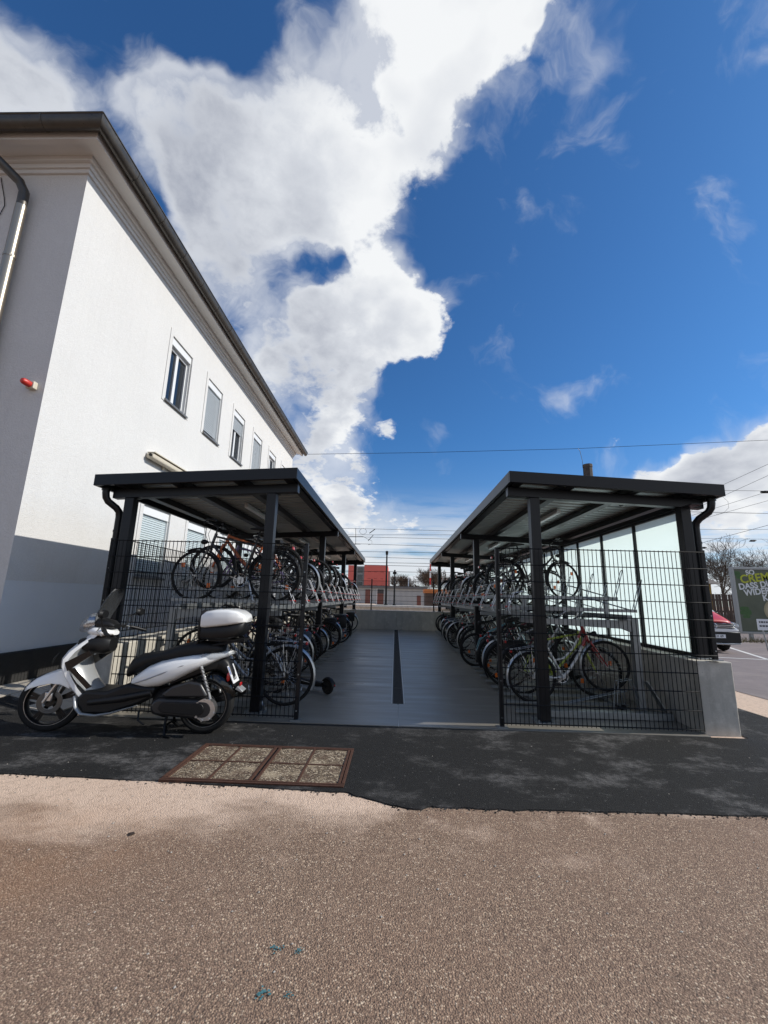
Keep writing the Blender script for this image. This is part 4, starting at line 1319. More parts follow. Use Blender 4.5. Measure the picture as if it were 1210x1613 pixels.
def place_bike(kind, colour, s, y, z, dx=0.0, pitch=0.0, label='', group='', steer=None, roll=None, basket=None, forkcol=None, flip=False):
    root = copy_tree(PROTO[kind])
    root.name = {'trekking': 'trekking_bicycle', 'city': 'city_bicycle', 'mountain': 'mountain_bicycle'}[kind]
    st = brng.uniform(-24, 24) if steer is None else steer
    rl = brng.uniform(-5, 5) if roll is None else roll
    root.location = (s * (2.45 + dx), y, z + .52 * math.sin(pitch))
    face = 0 if s > 0 else math.pi
    if flip: face += math.pi
    root.rotation_euler = (R(rl), -pitch, face + R(brng.uniform(-2, 2)))
    sc2 = brng.uniform(.93, 1.04); root.scale = (sc2, sc2, sc2)
    root.location.x += s * brng.uniform(-.07, .05)
    if flip: root.location.z = z + .55 * math.sin(pitch)
    for o in root.children:
        base = o.name.split('.')[0]
        if base in ('frame', 'fork'):
            o.material_slots[0].link = 'OBJECT'
            o.material_slots[0].material = PAINTS[forkcol if (forkcol and base == 'fork') else colour]
        if o.get('steer'): o.rotation_euler.z = R(st)
        if 'steer' in o: del o['steer']
    if basket: 
        ob = add_basket(root, basket == 'front')
        if 'steer' in ob:
            ob.rotation_euler.z = R(st); del ob['steer']
    if kind != 'mountain' and z < 1.0 and brng.random() < .35:
        b = MB().sections([(-.74, .055, .42, .72), (-.70, .065, .40, .745), (-.46, .065, .42, .745), (-.42, .05, .46, .72)], 12, 4)
        b.v = [(x, y + .145, z) for x, y, z in b.v]
        b.build('pannier', BLACKPL if brng.random() < .7 else mat('grey-blue pannier', (.05, .07, .10), .8), root, smooth=True, world=False)
    root['label'] = label; root['group'] = group
    return root
def slot_y(k): return SLOT0 + SLOT * k
KN = {'trekking': 'trekking bicycle', 'city': 'step-through bicycle', 'mountain': 'mountain bicycle'}
def row(spec, s, deck, where):
    up = deck == 'upper'
    for i, (k, kind, colour, dx, bk) in enumerate(spec):
        y = slot_y(k)
        pitch = 0.0 if up else (R(9.5) if k % 2 else 0.0)
        z = track_z(k) + .007 if up else fz(y) + .037
        lab = '%s %s%s, %s from the front, %s tier %s' % (colour, KN[kind], ' with wire basket' if bk else '', ORD[i], deck, where)
        first = s > 0 and not up and i == 0
        if first: lab = 'white step-through bicycle with red head tube and fork, first on lower tier by glass'
        if s < 0 and not up and i == 0: y = .46; dx = -.40
        bo = place_bike(kind, colour, s, y, z, dx, pitch, lab, 'bicycles on the %s tier %s' % (deck, where), basket=bk, forkcol='red' if first else None)
        if first:
            MB().tube([(.322, 0, .985), (.378, 0, .745)], .0245, 10).tube([(.25, 0, .775), (.345, 0, .895)], .0185, 10).tube([(.28, 0, .655), (.374, 0, .772)], .0245, 10).build('head_sleeve', PAINTS['red'], bo, smooth=True, world=False)
GW, WB = 'by the glass', 'by the building'
row([(1, 'city', 'white', -.02, None), (2, 'trekking', 'lime', .0, None), (3, 'trekking', 'silver', -.14, None), (4, 'city', 'dark green', -.05, None), (5, 'trekking', 'maroon', -.03, None), (6, 'trekking', 'black', -.02, None),
     (7, 'mountain', 'pale blue', -.26, None), (9, 'trekking', 'black', -.05, None), (10, 'city', 'dark blue', -.1, 'front'), (12, 'mountain', 'grey', -.02, None), (13, 'city', 'white', -.12, None), (15, 'city', 'black', -.18, 'rear'),
     (16, 'trekking', 'silver', -.2, None), (18, 'trekking', 'red', -.1, None), (20, 'city', 'black', -.05, None), (22, 'trekking', 'dark blue', -.12, None), (23, 'mountain', 'black', -.08, None)], 1, 'lower', GW)
row([(5, 'trekking', 'black', .08, None), (6, 'trekking', 'silver', .0, None), (8, 'mountain', 'black', -.05, None), (10, 'city', 'dark blue', .0, None), (12, 'trekking', 'black', .02, 'rear'), (14, 'trekking', 'black', .0, None), (15, 'mountain', 'grey', -.05, None), (17, 'trekking', 'maroon', -.02, None), (18, 'city', 'black', -.04, None), (21, 'trekking', 'dark green', -.03, None), (23, 'mountain', 'black', -.02, None)], 1, 'upper', GW)
row([(0, 'city', 'silver', -.30, None), (1, 'trekking', 'black', -.1, None), (2, 'city', 'white', -.05, 'front'), (3, 'mountain', 'dark blue', -.02, None), (4, 'city', 'black', -.1, None), (5, 'trekking', 'maroon', -.06, None), (6, 'trekking', 'black', -.15, None), (8, 'city', 'silver', -.1, None),
     (9, 'mountain', 'black', -.02, None), (11, 'trekking', 'black', -.14, None), (12, 'city', 'grey', -.1, None), (14, 'trekking', 'black', -.22, None), (16, 'city', 'black', -.16, None), (18, 'trekking', 'silver', -.1, None), (20, 'mountain', 'black', -.08, None), (22, 'city', 'dark blue', -.15, None)], -1, 'lower', WB)
row([(0, 'trekking', 'black', -.22, None), (1, 'mountain', 'rust orange', -.12, None), (2, 'trekking', 'violet', -.1, None), (4, 'city', 'black', -.1, None), (6, 'trekking', 'black', -.05, None), (7, 'mountain', 'grey', -.1, None), (9, 'trekking', 'black', -.08, None), (11, 'trekking', 'grey', -.1, None), (13, 'mountain', 'black', -.06, None), (14, 'city', 'silver', -.1, None), (17, 'mountain', 'black', -.1, None), (19, 'trekking', 'dark blue', -.08, None), (22, 'city', 'black', -.1, None)], -1, 'upper', WB)
for r_ in PROTO.values():                         # the patterns themselves are not part of the place
    for ch in list(r_.children_recursive): bpy.data.objects.remove(ch, do_unlink=True)
    bpy.data.objects.remove(r_, do_unlink=True)
lk = thing('cable_lock', 'coiled black cable lock lying on the floor at the foot of the rack', 'lock', (3.02, .98, fz(.98)))
b = MB(); b.tube([(3.02 + .055 * math.cos(t * .5) * (1 + .02 * t / 10), .98 + .055 * math.sin(t * .5), fz(.98) + .012 + .0009 * t) for t in range(46)], .009, 8)
b.build('cable', BLACKPL, lk, smooth=True)
MB().box(3.06, 3.13, .965, .995, fz(.98) + .002, fz(.98) + .034).build('lock_body', BLACKGL, lk, bevel=.006)

# ------------------------------------------------------------------ text helper
def lettering(txt, size, m_, parent, loc, rot, depth=.002, align='CENTER', bold=0.0, name='lettering', sx=1.0):
    cu = bpy.data.curves.new(name, 'FONT')
    cu.body = txt; cu.size = size; cu.align_x = align; cu.align_y = 'CENTER'; cu.extrude = depth; cu.offset = bold
    cu.materials.append(m_)
    tmp = bpy.data.objects.new(name, cu); COL.objects.link(tmp)
    bpy.context.view_layer.update()
    me = bpy.data.meshes.new_from_object(tmp.evaluated_get(bpy.context.evaluated_depsgraph_get()))
    bpy.data.objects.remove(tmp, do_unlink=True)
    o = bpy.data.objects.new(name, me); COL.objects.link(o)
    o.location = loc; o.rotation_euler = rot; o.scale = (sx, 1, 1)
    o.parent = parent
    return o
INK = mat('black print', (.012, .012, .014), .6)
PLATEW = mat('white number plate', (.72, .73, .74), .35)

# ------------------------------------------------------------------ white scooter on its centre stand (x forward, y to the rider's left)
sc_ = thing('motor_scooter', 'white motor scooter with smoked windscreen and white top box on its stand', 'scooter', (0, 0, 0))
def S(mb, name, m_, parent=None, smooth=True, bevel=0): return mb.build(name, m_, parent or sc_, smooth=smooth, bevel=bevel, world=False)
def scooter_wheel(c, r, tr_, name, steer=0.0):
    b = MB().torus((0, 0, 0), r - .072, .012, 'y', 44, 8, .045)
    b.disc((0, 0, 0), .045, .13, 'y', 18)
    for i in range(5):
        a = 2 * math.pi * i / 5 + .3
        for da in (-.10, .10):
            b.beam((.03 * math.cos(a), 0, .03 * math.sin(a)), ((r - .075) * math.cos(a + da), 0, (r - .075) * math.sin(a + da)), .030, .020, (0, 1, 0))
    w = S(b, 'wheel', mat('black alloy wheel', (.018, .018, .019), .3, .4))
    ty = MB(); rings = []
    prof = [(-.050, -.062), (-.056, -.035), (-.046, -.012), (-.025, -.002), (0, 0), (.025, -.002), (.046, -.012), (.056, -.035), (.050, -.062), (.0, -.058)]
    for i in range(48):
        a = 2 * math.pi * i / 48
        rings.append([((r + d) * math.cos(a), y * tr_ / .056, (r + d) * math.sin(a)) for y, d in prof])
    ty.rings(rings, closed=True)
    S(ty, 'tyre', RUBBER, w)
    for sg in (-1, 1):
        S(MB().torus((0, sg * .046, 0), r - .064, .0035, 'y', 44, 6), 'rim_stripe', ALU, w)
    dsc = MB()
    for q in (.075, .09, .105): dsc.torus((0, .062, 0), q, .009, 'y', 32, 6, .002)
    S(dsc, 'brake_disc', mat('dark brake disc', (.12, .12, .12), .3, .8), w)
    w.location = c; w.rotation_euler = (0, 0, steer)
    return w
scooter_wheel((0, 0, .283), .283, .062, 'rear')
scooter_wheel((1.575, 0, .290), .290, .052, 'front', R(14))
# front fender
def fender(c, r, a0, a1, w, m_, name, drop=.07):
    rings = []
    for i in range(17):
        t = i / 16; a = R(a0 + (a1 - a0) * t)
        ww = w * (.45 + .55 * math.sin(math.pi * min(1, .15 + t * .85)))
        d = Vector((math.cos(a), 0, math.sin(a)))
        ring = []
        for y, h in ((-1, -drop), (-.93, -.02), (-.6, .012), (0, .026), (.6, .012), (.93, -.02), (1, -drop), (.85, -drop), (.8, -.02), (.5, .0), (0, .014), (-.5, .0), (-.8, -.02), (-.85, -drop)):
            ring.append((c[0] + d.x * (r + h), y * ww, c[1] + d.z * (r + h)))
        rings.append(ring)
    return S(MB().rings(rings), name, m_)
def apron_fender():
    # long pointed fender: from a low tip in front, rising back under the apron
    secs = [(1.80, .425, .012, .02), (1.77, .46, .045, .05), (1.71, .51, .072, .07), (1.62, .56, .085, .09), (1.52, .60, .088, .11), (1.42, .61, .085, .13), (1.34, .56, .078, .12)]
    rings = []
    for x, z, w, dr_ in secs:
        ring = []
        for y, h in ((-1, -dr_), (-.96, -dr_ * .5), (-.75, -.012), (0, .012), (.75, -.012), (.96, -dr_ * .5), (1, -dr_), (.9, -dr_), (.86, -dr_ * .5), (.65, -.02), (0, .0), (-.65, -.02), (-.86, -dr_ * .5), (-.9, -dr_)):
            ring.append((x, y * w, z + h))
        rings.append(ring)
    return S(MB().rings(rings), 'front_fender', PEARL)
fd = apron_fender(); fd.rotation_euler.z = R(3)
S(MB().tube([(1.40, .085, .60), (1.50, .085, .47), (1.60, .085, .292)], [.028, .026, .022], 12), 'fork_leg', ALU)
S(MB().tube([(1.42, -.085, .60), (1.50, -.085, .47), (1.60, -.085, .292)], [.028, .026, .022], 12), 'fork_leg', ALU)
S(MB().box(1.52, 1.60, .075, .10, .30, .40), 'brake_caliper', ALU, bevel=.012)
# apron: outer skin with a ridge in the middle
def apron(secs, thick, m_, name):
    """(z, x nose, x edge, half width)"""
    rings = []
    for z, xn, xe, w in secs:
        out, inn = [], []
        for j in range(13):
            q = -1 + j / 6
            k = 1 - abs(q) ** 2.2
            out.append((xe + (xn - xe) * k, w * q, z))
        for j in range(12, -1, -1):
            q = -1 + j / 6
            k = 1 - abs(q) ** 2.2
            inn.append((xe + (xn - xe) * k - thick, (w - .012) * q, z))
        rings.append(out + inn)
    return S(MB().rings(rings), name, m_)
apron([(.30, 1.24, 1.17, .15), (.36, 1.31, 1.20, .175), (.45, 1.40, 1.28, .19), (.56, 1.46, 1.35, .205), (.66, 1.495, 1.395, .22), (.73, 1.495, 1.395, .22), (.80, 1.455, 1.355, .20), (.88, 1.38, 1.28, .165), (.955, 1.295, 1.205, .13), (1.0, 1.25, 1.17, .115)], .045, PEARL, 'front_apron')
# grille slots in the apron sides
for sg in (-1, 1):
    S(MB().tube([(1.45, sg * .20, .80), (1.485, sg * .213, .74), (1.495, sg * .214, .68)], [.004, .016, .004], 8, flat=.5), 'side_vent', BLACKPL)
# inner leg shield and dark upper section
apron([(.42, 1.10, 1.16, .16), (.50, 1.18, 1.25, .175), (.60, 1.25, 1.325, .195), (.70, 1.295, 1.375, .21), (.78, 1.29, 1.36, .20), (.86, 1.23, 1.30, .175)], .02, SILVERP, 'leg_shield')
S(MB().sections([(1.04, .08, .80, .93), (1.09, .13, .77, .95), (1.20, .15, .77, .96), (1.32, .15, .82, .93)], 16, 3.5), 'glove_box', BLACKPL)
S(MB().prism([(1.16, .82), (1.38, .70), (1.34, .62), (1.12, .78)], .195, .215), 'side_trim', BLACKGL)
S(MB().prism([(1.16, .82), (1.38, .70), (1.34, .62), (1.12, .78)], -.215, -.195), 'side_trim', BLACKGL)
S(MB().prism([(1.33, .63), (1.29, .65), (1.09, .47), (1.13, .45)], .188, .206), 'side_trim', BLACKGL)
# headset: cowl, lamp, instrument, screen
S(MB().sections([(1.03, .06, .96, 1.0), (1.07, .115, .95, 1.02), (1.14, .145, .945, 1.045), (1.21, .14, .95, 1.05), (1.27, .10, .96, 1.03), (1.30, .05, .975, 1.01)], 18, 2.6), 'handlebar_cowl', PEARL)
hl = S(MB().sections([(1.21, .10, 1.0, 1.19), (1.28, .135, .985, 1.185), (1.34, .12, .98, 1.14), (1.38, .07, .985, 1.07), (1.39, .02, 1.0, 1.03)], 18, 2.4), 'headlight', CLEARL)
S(MB().sections([(1.22, .09, 1.01, 1.175), (1.28, .12, 1.0, 1.165), (1.33, .095, 1.0, 1.11)], 14, 2.4), 'reflector_bowl', CHROME, hl)
S(MB().sections([(1.03, .07, 1.03, 1.07), (1.08, .10, 1.02, 1.11), (1.19, .11, 1.02, 1.14), (1.25, .06, 1.05, 1.13)], 16, 2.6), 'instrument_pod', BLACKPL)
rings = []
for z, x, w in ((1.08, 1.265, .11), (1.16, 1.245, .145), (1.25, 1.205, .155), (1.34, 1.165, .145), (1.41, 1.13, .115), (1.445, 1.115, .06)):
    o_ = []
    for j in range(13):
        q = -1 + j / 6; o_.append((x - .06 * q * q, w * q, z))
    for j in range(12, -1, -1):
        q = -1 + j / 6; o_.append((x - .06 * q * q - .004, w * q, z))
    rings.append(o_)
S(MB().rings(rings), 'windscreen', SMOKE)
S(MB().tube([(1.12, -.30, 1.02), (1.06, -.22, 1.045), (1.10, 0, 1.04), (1.06, .22, 1.045), (1.0, .30, 1.02)], .012, 8), 'handlebar', BLACKPL)
for sg in (-1, 1):
    S(MB().tube([(1.02, sg * .25, 1.03), (.95, sg * .335, 1.0), (.90, sg * .37, .982)], [.019, .019, .017], 10), 'grip', BLACKPL)
    S(MB().tube([(1.08, sg * .23, 1.045), (1.05, sg * .32, 1.02), (.95, sg * .40, .985)], .007, 8), 'brake_lever', ALU)
    mi = S(MB().tube([(1.05, sg * .22, 1.05), (1.06, sg * .26, 1.13), (1.01, sg * .33, 1.19)], .006, 8), 'mirror_stalk', BLACKPL)
    b = MB(); b.sections([(.965, .055, 1.155, 1.225), (.985, .075, 1.145, 1.235), (1.01, .06, 1.155, 1.225), (1.02, .02, 1.18, 1.20)], 14, 2.4); b.v = [(x, y + sg * .36, z) for x, y, z in b.v]
    S(b, 'mirror', BLACKPL, mi)
# floor and underbody
S(MB().prism([(1.235, .353), (1.17, .43), (.95, .425), (.76, .50), (.47, .47), (.50, .364), (.62, .30), (.92, .205), (1.16, .205)], -.185, .185), 'floor_board', BLACKPL, bevel=.03)
for sg in (-1, 1):
    S(MB().tube([(1.26, sg * .15, .37), (1.225, sg * .175, .27), (1.16, sg * .188, .212), (1.02, sg * .192, .20), (.88, sg * .192, .222), (.62, sg * .192, .30)], [.03, .03, .026, .022, .018, .008], 10, flat=.6), 'skirt_trim', SILVERP)
    S(MB().sections([(.48, .012, .36, .46), (.60, .02, .33, .47), (.9, .02, .25, .41), (1.12, .016, .25, .38)], 12, 3) if False else MB().tube([(.50, sg * .185, .42), (.80, sg * .192, .36), (1.10, sg * .186, .32)], [.03, .036, .028], 10, flat=1.0), 'skirt', BLACKPL)
# rear bodywork
S(MB().sections([(.74, .13, .46, .55), (.68, .165, .455, .60), (.58, .205, .445, .675), (.45, .225, .465, .73), (.30, .228, .525, .765), (.14, .21, .61, .79), (0, .175, .675, .80), (-.12, .125, .735, .81), (-.20, .085, .765, .825), (-.225, .05, .785, .815)], 22, 3.0), 'rear_cowl', PEARL)
for sg in (-1, 1):
    S(MB().tube([(.70, sg * .165, .50), (.56, sg * .208, .55), (.42, sg * .222, .605), (.22, sg * .212, .685), (.0, sg * .172, .735)], [.004, .008, .009, .008, .003], 8), 'body_crease', SILVERP)
    b = MB(); b.sections([(.05, .010, .76, .80), (-.04, .022, .742, .806), (-.13, .022, .752, .812), (-.205, .010, .775, .812)], 12, 2.6); b.v = [(x, y + sg * (.160 - max(0, (-x)) * .36), z) for x, y, z in b.v]
    S(b, 'turn_signal', CLEARL)
S(MB().sections([(.84, .045, .545, .60), (.825, .08, .54, .655), (.78, .11, .56, .735), (.70, .135, .60, .778), (.60, .145, .66, .797), (.50, .145, .70, .807), (.40, .15, .70, .85), (.30, .148, .72, .885), (.16, .145, .745, .915), (.02, .135, .77, .918), (-.09, .11, .80, .895), (-.13, .07, .815, .87)], 20, 2.8), 'seat', SEATMAT)
# rack and top box
b = MB()
for sg in (-1, 1): b.tube([(.06, sg * .09, .86), (-.10, sg * .10, .895), (-.36, sg * .10, .945)], .014, 8)
b.box(-.36, .0, -.11, .11, .925, .945)
S(b, 'luggage_rack', BLACKPL)
tb = S(MB().sections([(.125, .15, .965, 1.085), (.11, .185, .945, 1.085), (.0, .205, .935, 1.09), (-.20, .212, .945, 1.105), (-.33, .205, .975, 1.125), (-.385, .17, 1.02, 1.135), (-.40, .14, 1.05, 1.135)], 24, 4.5), 'top_box', BLACKPL)
S(MB().sections([(.135, .14, 1.07, 1.16), (.12, .19, 1.062, 1.205), (.07, .213, 1.060, 1.238), (-.05, .222, 1.072, 1.258), (-.20, .222, 1.09, 1.262), (-.31, .212, 1.105, 1.245), (-.385, .18, 1.118, 1.205), (-.405, .14, 1.125, 1.175)], 28, 5.5), 'top_box_lid', PEARL, tb)
S(MB().sections([(.175, .12, .93, 1.20), (.155, .15, .92, 1.245), (.132, .15, .93, 1.235)], 16, 3.5), 'backrest', SEATMAT, tb)
S(MB().tube([(.16, -.1, .93), (.20, -.1, .86)], .02, 8).tube([(.16, .1, .93), (.20, .1, .86)], .02, 8), 'box_bracket', BLACKPL, tb)
S(MB().box(-.405, -.385, -.05, .05, 1.06, 1.10), 'box_lock', BLACKGL, tb, bevel=.005)
for o_ in [tb] + list(tb.children):
    o_.data.transform(Matrix.Translation((-.125, 0, 0)) @ Matrix.Scale(.86, 4, (1, 0, 0)) @ Matrix.Translation((.125, 0, 0)))
# engine, belt case, air box
S(MB().sections([(.52, .10, .18, .42), (.40, .13, .15, .46), (.20, .12, .20, .50), (.08, .09, .22, .40)], 14, 3), 'engine_block', mat('dark engine casting', (.03, .03, .031), .5, .5))
b = MB()
def capsule(x0, x1, z0, z1, r0, r1, y0, y1):
    pts = []
    for j in range(9): a = R(90 + 180 * j / 8); pts.append((x1 + r1 * math.cos(a), z1 + r1 * math.sin(a)))
    for j in range(9): a = R(-90 + 180 * j / 8); pts.append((x0 + r0 * math.cos(a), z0 + r0 * math.sin(a)))
    return MB().prism(pts, y0, y1)
S(capsule(.42, -.03, .285, .262, .085, .098, .10, .185), 'belt_case', mat('satin black cover', (.022, .022, .023), .34), bevel=.03)
S(capsule(.36, .02, .285, .27, .05, .06, .186, .200), 'belt_case_panel', BLACKPL, bevel=.006)
b = MB().disc((-.045, .145, .262), .105, .075, 'y', 28)
for i in range(9): b.disc((-.045 + .098 * math.cos(R(40 * i)), .18, .262 + .098 * math.sin(R(40 * i))), .012, .03, 'y', 8)
S(b, 'clutch_case', ALU)
S(MB().prism([(.40, .405), (.30, .485), (.13, .535), (.015, .515), (-.055, .41), (-.06, .385), (.36, .378)], .11, .20), 'air_box', mat('satin black cover', (.022, .022, .023), .34), bevel=.025)
for sg in (1, -1):
    b = MB().tube([(.05, sg * .155, .70), (-.085, sg * .155, .36)], .013, 8)
    sp_ = S(b, 'shock_absorber', ALU)
    pts = [(.035 - .10 * t / 60 + .024 * math.cos(t * .75) * .94, sg * .155 + .024 * math.sin(t * .75), .66 - .25 * t / 60) for t in range(61)]
    S(MB().tube(pts, .0045, 5), 'spring', mat('spring steel', (.18, .18, .18), .35, .8), sp_)
S(MB().sections([(.36, .11, .46, .60), (.2, .12, .52, .68), (.0, .10, .60, .74), (-.10, .08, .62, .76)], 12, 3), 'under_seat_frame', BLACKPL)
S(MB().tube([(.45, -.14, .24), (.2, -.16, .22), (.1, -.19, .26)], .02, 8), 'exhaust_pipe', mat('dark exhaust', (.06, .055, .05), .4, .8))
S(MB().sections([(.16, .05, .20, .34), (.08, .055, .21, .36), (-.30, .055, .32, .47), (-.36, .04, .35, .46)], 14, 2.6), 'muffler', BLACKPL)
for o_ in list(sc_.children):
    if o_.name.startswith('muffler'): o_.location.y = -.20
# tail: mudguard, plate, lights
fender((.0, .30), .30, 96, 168, .085, BLACKGL, 'rear_mudguard', .06)
S(MB().sections([(-.05, .07, .62, .76), (-.14, .08, .60, .77), (-.20, .075, .56, .72), (-.25, .06, .49, .62), (-.27, .05, .43, .54)], 14, 3), 'tail_section', BLACKPL)
S(MB().sections([(-.195, .10, .775, .815), (-.225, .085, .778, .812), (-.24, .05, .785, .805)], 14, 2.6), 'tail_light', CLEARL)
pl = MB(); c = Vector((-.245, 0, .585)); ux = Vector((0, 1, 0)); uz = Vector((.42, 0, .90)).normalized(); un = ux.cross(uz)
if un.x > 0: un = -un
vs = [c + ux * a + uz * d + un * e for e in (.0, .006) for a, d in ((-.105, -.095), (.105, -.095), (.105, .095), (-.105, .095))]
pl.hexa(vs[:4], vs[4:])
plo = S(pl, 'number_plate', PLATEW, smooth=False)
rotm = Matrix((-ux, uz, un)).transposed()
eul = rotm.to_euler()
lettering('BM', .085, INK, plo, c + un * .0068 + uz * .042, eul, .0006, bold=.001)
lettering('681', .085, INK, plo, c + un * .0068 - uz * .040, eul, .0006, bold=.001)
lb = MB(); vs = [c + ux * a + uz * d + un * e for e in (.0062, .0072) for a, d in ((.074, .0), (.094, .0), (.094, .083), (.074, .083))]
S(lb.hexa(vs[:4], vs[4:]), 'plate_band', mat('plate blue', (.02, .08, .35), .4), plo, smooth=False)
S(MB().sphere((-.225, .085, .565), .02, 14, 8, 1.0, .6, 2.3), 'side_reflector', RED_L)
S(MB().box(-.345, -.33, -.03, .03, .465, .50), 'rear_reflector', RED_L, bevel=.006)
S(MB().prism([(-.30, .44), (-.32, .47), (-.385, .42), (-.37, .405)], -.07, .07), 'splash_flap', SILVERP, bevel=.006)
# centre stand
for sg in (-1, 1):
    S(MB().tube([(.36, sg * .08, .19), (.36, sg * .11, .10), (.33, sg * .17, .012)], .014, 8), 'stand_leg', BLACKST)
S(MB().tube([(.33, -.17, .012), (.36, -.06, .09), (.36, .06, .09), (.33, .17, .012), (.26, .20, .012)], .012, 8), 'centre_stand', BLACKST)
S(MB().tube([(.62, .14, .24), (.60, .18, .16), (.52, .22, .13)], .010, 8), 'foot_peg', BLACKPL)
sc_.location = (-2.035, -.50, -.006)
sc_.rotation_euler = (0, 0, math.pi + R(4.6))

# ------------------------------------------------------------------ electric kick scooter parked under the lower tier
es = thing('kick_scooter', 'black electric kick scooter sticking out from the rack into the aisle', 'kick scooter')
def E_(mb, name, m_, parent=None, smooth=True, bevel=0): return mb.build(name, m_, parent or es, smooth=smooth, bevel=bevel, world=False)
for x in (0, .88):
    w = E_(MB().torus((x, 0, .105), .085, .022, 'y', 30, 8), 'wheel', RUBBER)
    E_(MB().disc((x, 0, .105), .066, .035, 'y', 24), 'hub', BLACKPL, w)
    E_(MB().torus((x, -.019, .105), .045, .004, 'y', 24, 6), 'hub_ring', ALU, w)
E_(MB().sections([(.10, .05, .09, .15), (.16, .075, .085, .155), (.64, .075, .085, .155), (.72, .04, .10, .17)], 14, 4), 'deck', BLACKPL)
E_(MB().prism([(.70, .12), (.74, .18), (.84, .30), (.87, .28), (.80, .15)], -.03, .03), 'neck', BLACKPL, bevel=.01)
E_(MB().tube([(.865, 0, .20), (.80, 0, .62), (.735, 0, 1.08)], .022, 12), 'stem', BLACKPL)
E_(MB().tube([(.735, -.22, 1.09), (.735, .22, 1.09)], .014, 8), 'handlebar', BLACKPL)
for sg in (-1, 1):
    E_(MB().tube([(.735, sg * .13, 1.09), (.735, sg * .235, 1.09)], .019, 10), 'grip', BLACKPL)
    E_(MB().beam((.88, sg * .04, .105), (.86, sg * .035, .25), .008, .03, (0, 1, 0)), 'fork_blade', BLACKPL)
    E_(MB().beam((0, sg * .04, .105), (.13, sg * .045, .115), .008, .035, (0, 1, 0)), 'rear_arm', BLACKPL)
g2 = guard((0, .105), .125, 30, 175, .035); E_(g2, 'rear_fender', BLACKPL)
E_(MB().box(-.133, -.122, -.012, .012, .125, .145), 'tail_light', RED_L, bevel=.005)
E_(MB().tube([(.45, .05, .09), (.40, .13, .012)], .008, 8), 'kickstand', ALU)
es.location = (-1.03, 1.30, fz(1.3) + .002); es.rotation_euler = (R(3), 0, math.pi - R(32))

# ------------------------------------------------------------------ bicycle outside, behind the end of the low wall: only a mudguard shows above it

# ------------------------------------------------------------------ parking side: surface and markings
b = grid([5.85, 8, 12, 20, 60], [-60, -10, 0, 6, 12, 30, 60], lambda x, y: -.010)
LOT = mat('grey-violet parking asphalt', (.20, .165, .16), .85, var=.25, vscale=2.0, bump=.5, bscale=160, dirt=((.34, .29, .25), 1.2, .5))
b.build('parking_road', LOT)['kind'] = 'structure'
LINE = mat('white road paint', (.66, .65, .62), .7, var=.15, vscale=14)
def line(p, q, w):
    p, q = Vector((p[0], p[1], 0)), Vector((q[0], q[1], 0)); d = (q - p).normalized(); o = Vector((-d.y, d.x, 0)) * w / 2
    z = Vector((0, 0, -.006))
    b = MB(); b.add([p + o + z, p - o + z, q - o + z, q + o + z], [(3, 2, 1, 0)] if (d.cross(o)).z < 0 else [(0, 1, 2, 3)][::1])
    ob = b.build('parking_line', LINE); ob['kind'] = 'structure'
line((12.4, 11.9), (9.9, 6.3), .12)
line((8.6, 7.72), (13.2, 6.85), .11)

# ------------------------------------------------------------------ red and white delivery van
van = thing('delivery_van', 'white delivery van with red bonnet parked facing the shelter', 'van')
WP = mat('white van paint', (.74, .74, .74), .25, coat=.6)
RP = mat('red van paint', (.50, .008, .012), .4, coat=.2)
def V(mb, name, m_, parent=None, smooth=True, bevel=0): return mb.build(name, m_, parent or van, smooth=smooth, bevel=bevel, world=False)
V(MB().sections([(.03, .70, .30, .70), (.06, .76, .27, .78), (.12, .81, .25, .85), (.3, .86, .24, .91), (.6, .88, .23, 1.03), (1.0, .895, .23, 1.19), (1.3, .9, .23, 1.27), (3.8, .9, .23, 1.27), (4.35, .88, .26, 1.15), (4.42, .8, .3, 1.1)], 32, 5), 'body', WP)
V(MB().sections([(.98, .80, 1.18, 1.27), (1.25, .79, 1.08, 1.48), (1.60, .765, 1.08, 1.75), (1.9, .74, 1.08, 1.83), (4.2, .72, 1.08, 1.83), (4.40, .70, 1.08, 1.68)], 32, 6), 'cabin', WP)
hood = []
for i in range(9):
    t = .13 + .92 * i / 8
    zt = .905 + .365 * ((t - .13) / .92) ** .8
    hw = .66 + .09 * (t - .13) / .92
    hood.append([(t, hw * (-1 + 2 * j / 10), zt + .025 - .055 * abs(-1 + 2 * j / 10) ** 3 + .0) for j in range(11)])
b = MB(); n = 11
for r_ in hood: b.v += r_
b.f = [(i * n + j, i * n + j + 1, (i + 1) * n + j + 1, (i + 1) * n + j) for i in range(8) for j in range(n - 1)]
ho = V(b, 'bonnet', RP); sm = ho.modifiers.new('thick', 'SOLIDIFY'); sm.thickness = .03; sm.offset = -1
b = MB(); b.add([(1.06, -.70, 1.285), (1.06, .70, 1.285), (1.60, .66, 1.735), (1.60, -.66, 1.735), (1.02, -.70, 1.29), (1.02, .70, 1.29), (1.56, .66, 1.745), (1.56, -.66, 1.745)], [(4, 7, 6, 5), (0, 1, 2, 3), (0, 4, 5, 1), (1, 5, 6, 2), (2, 6, 7, 3), (3, 7, 4, 0)])
V(b, 'windscreen', WINGLASS, smooth=False)
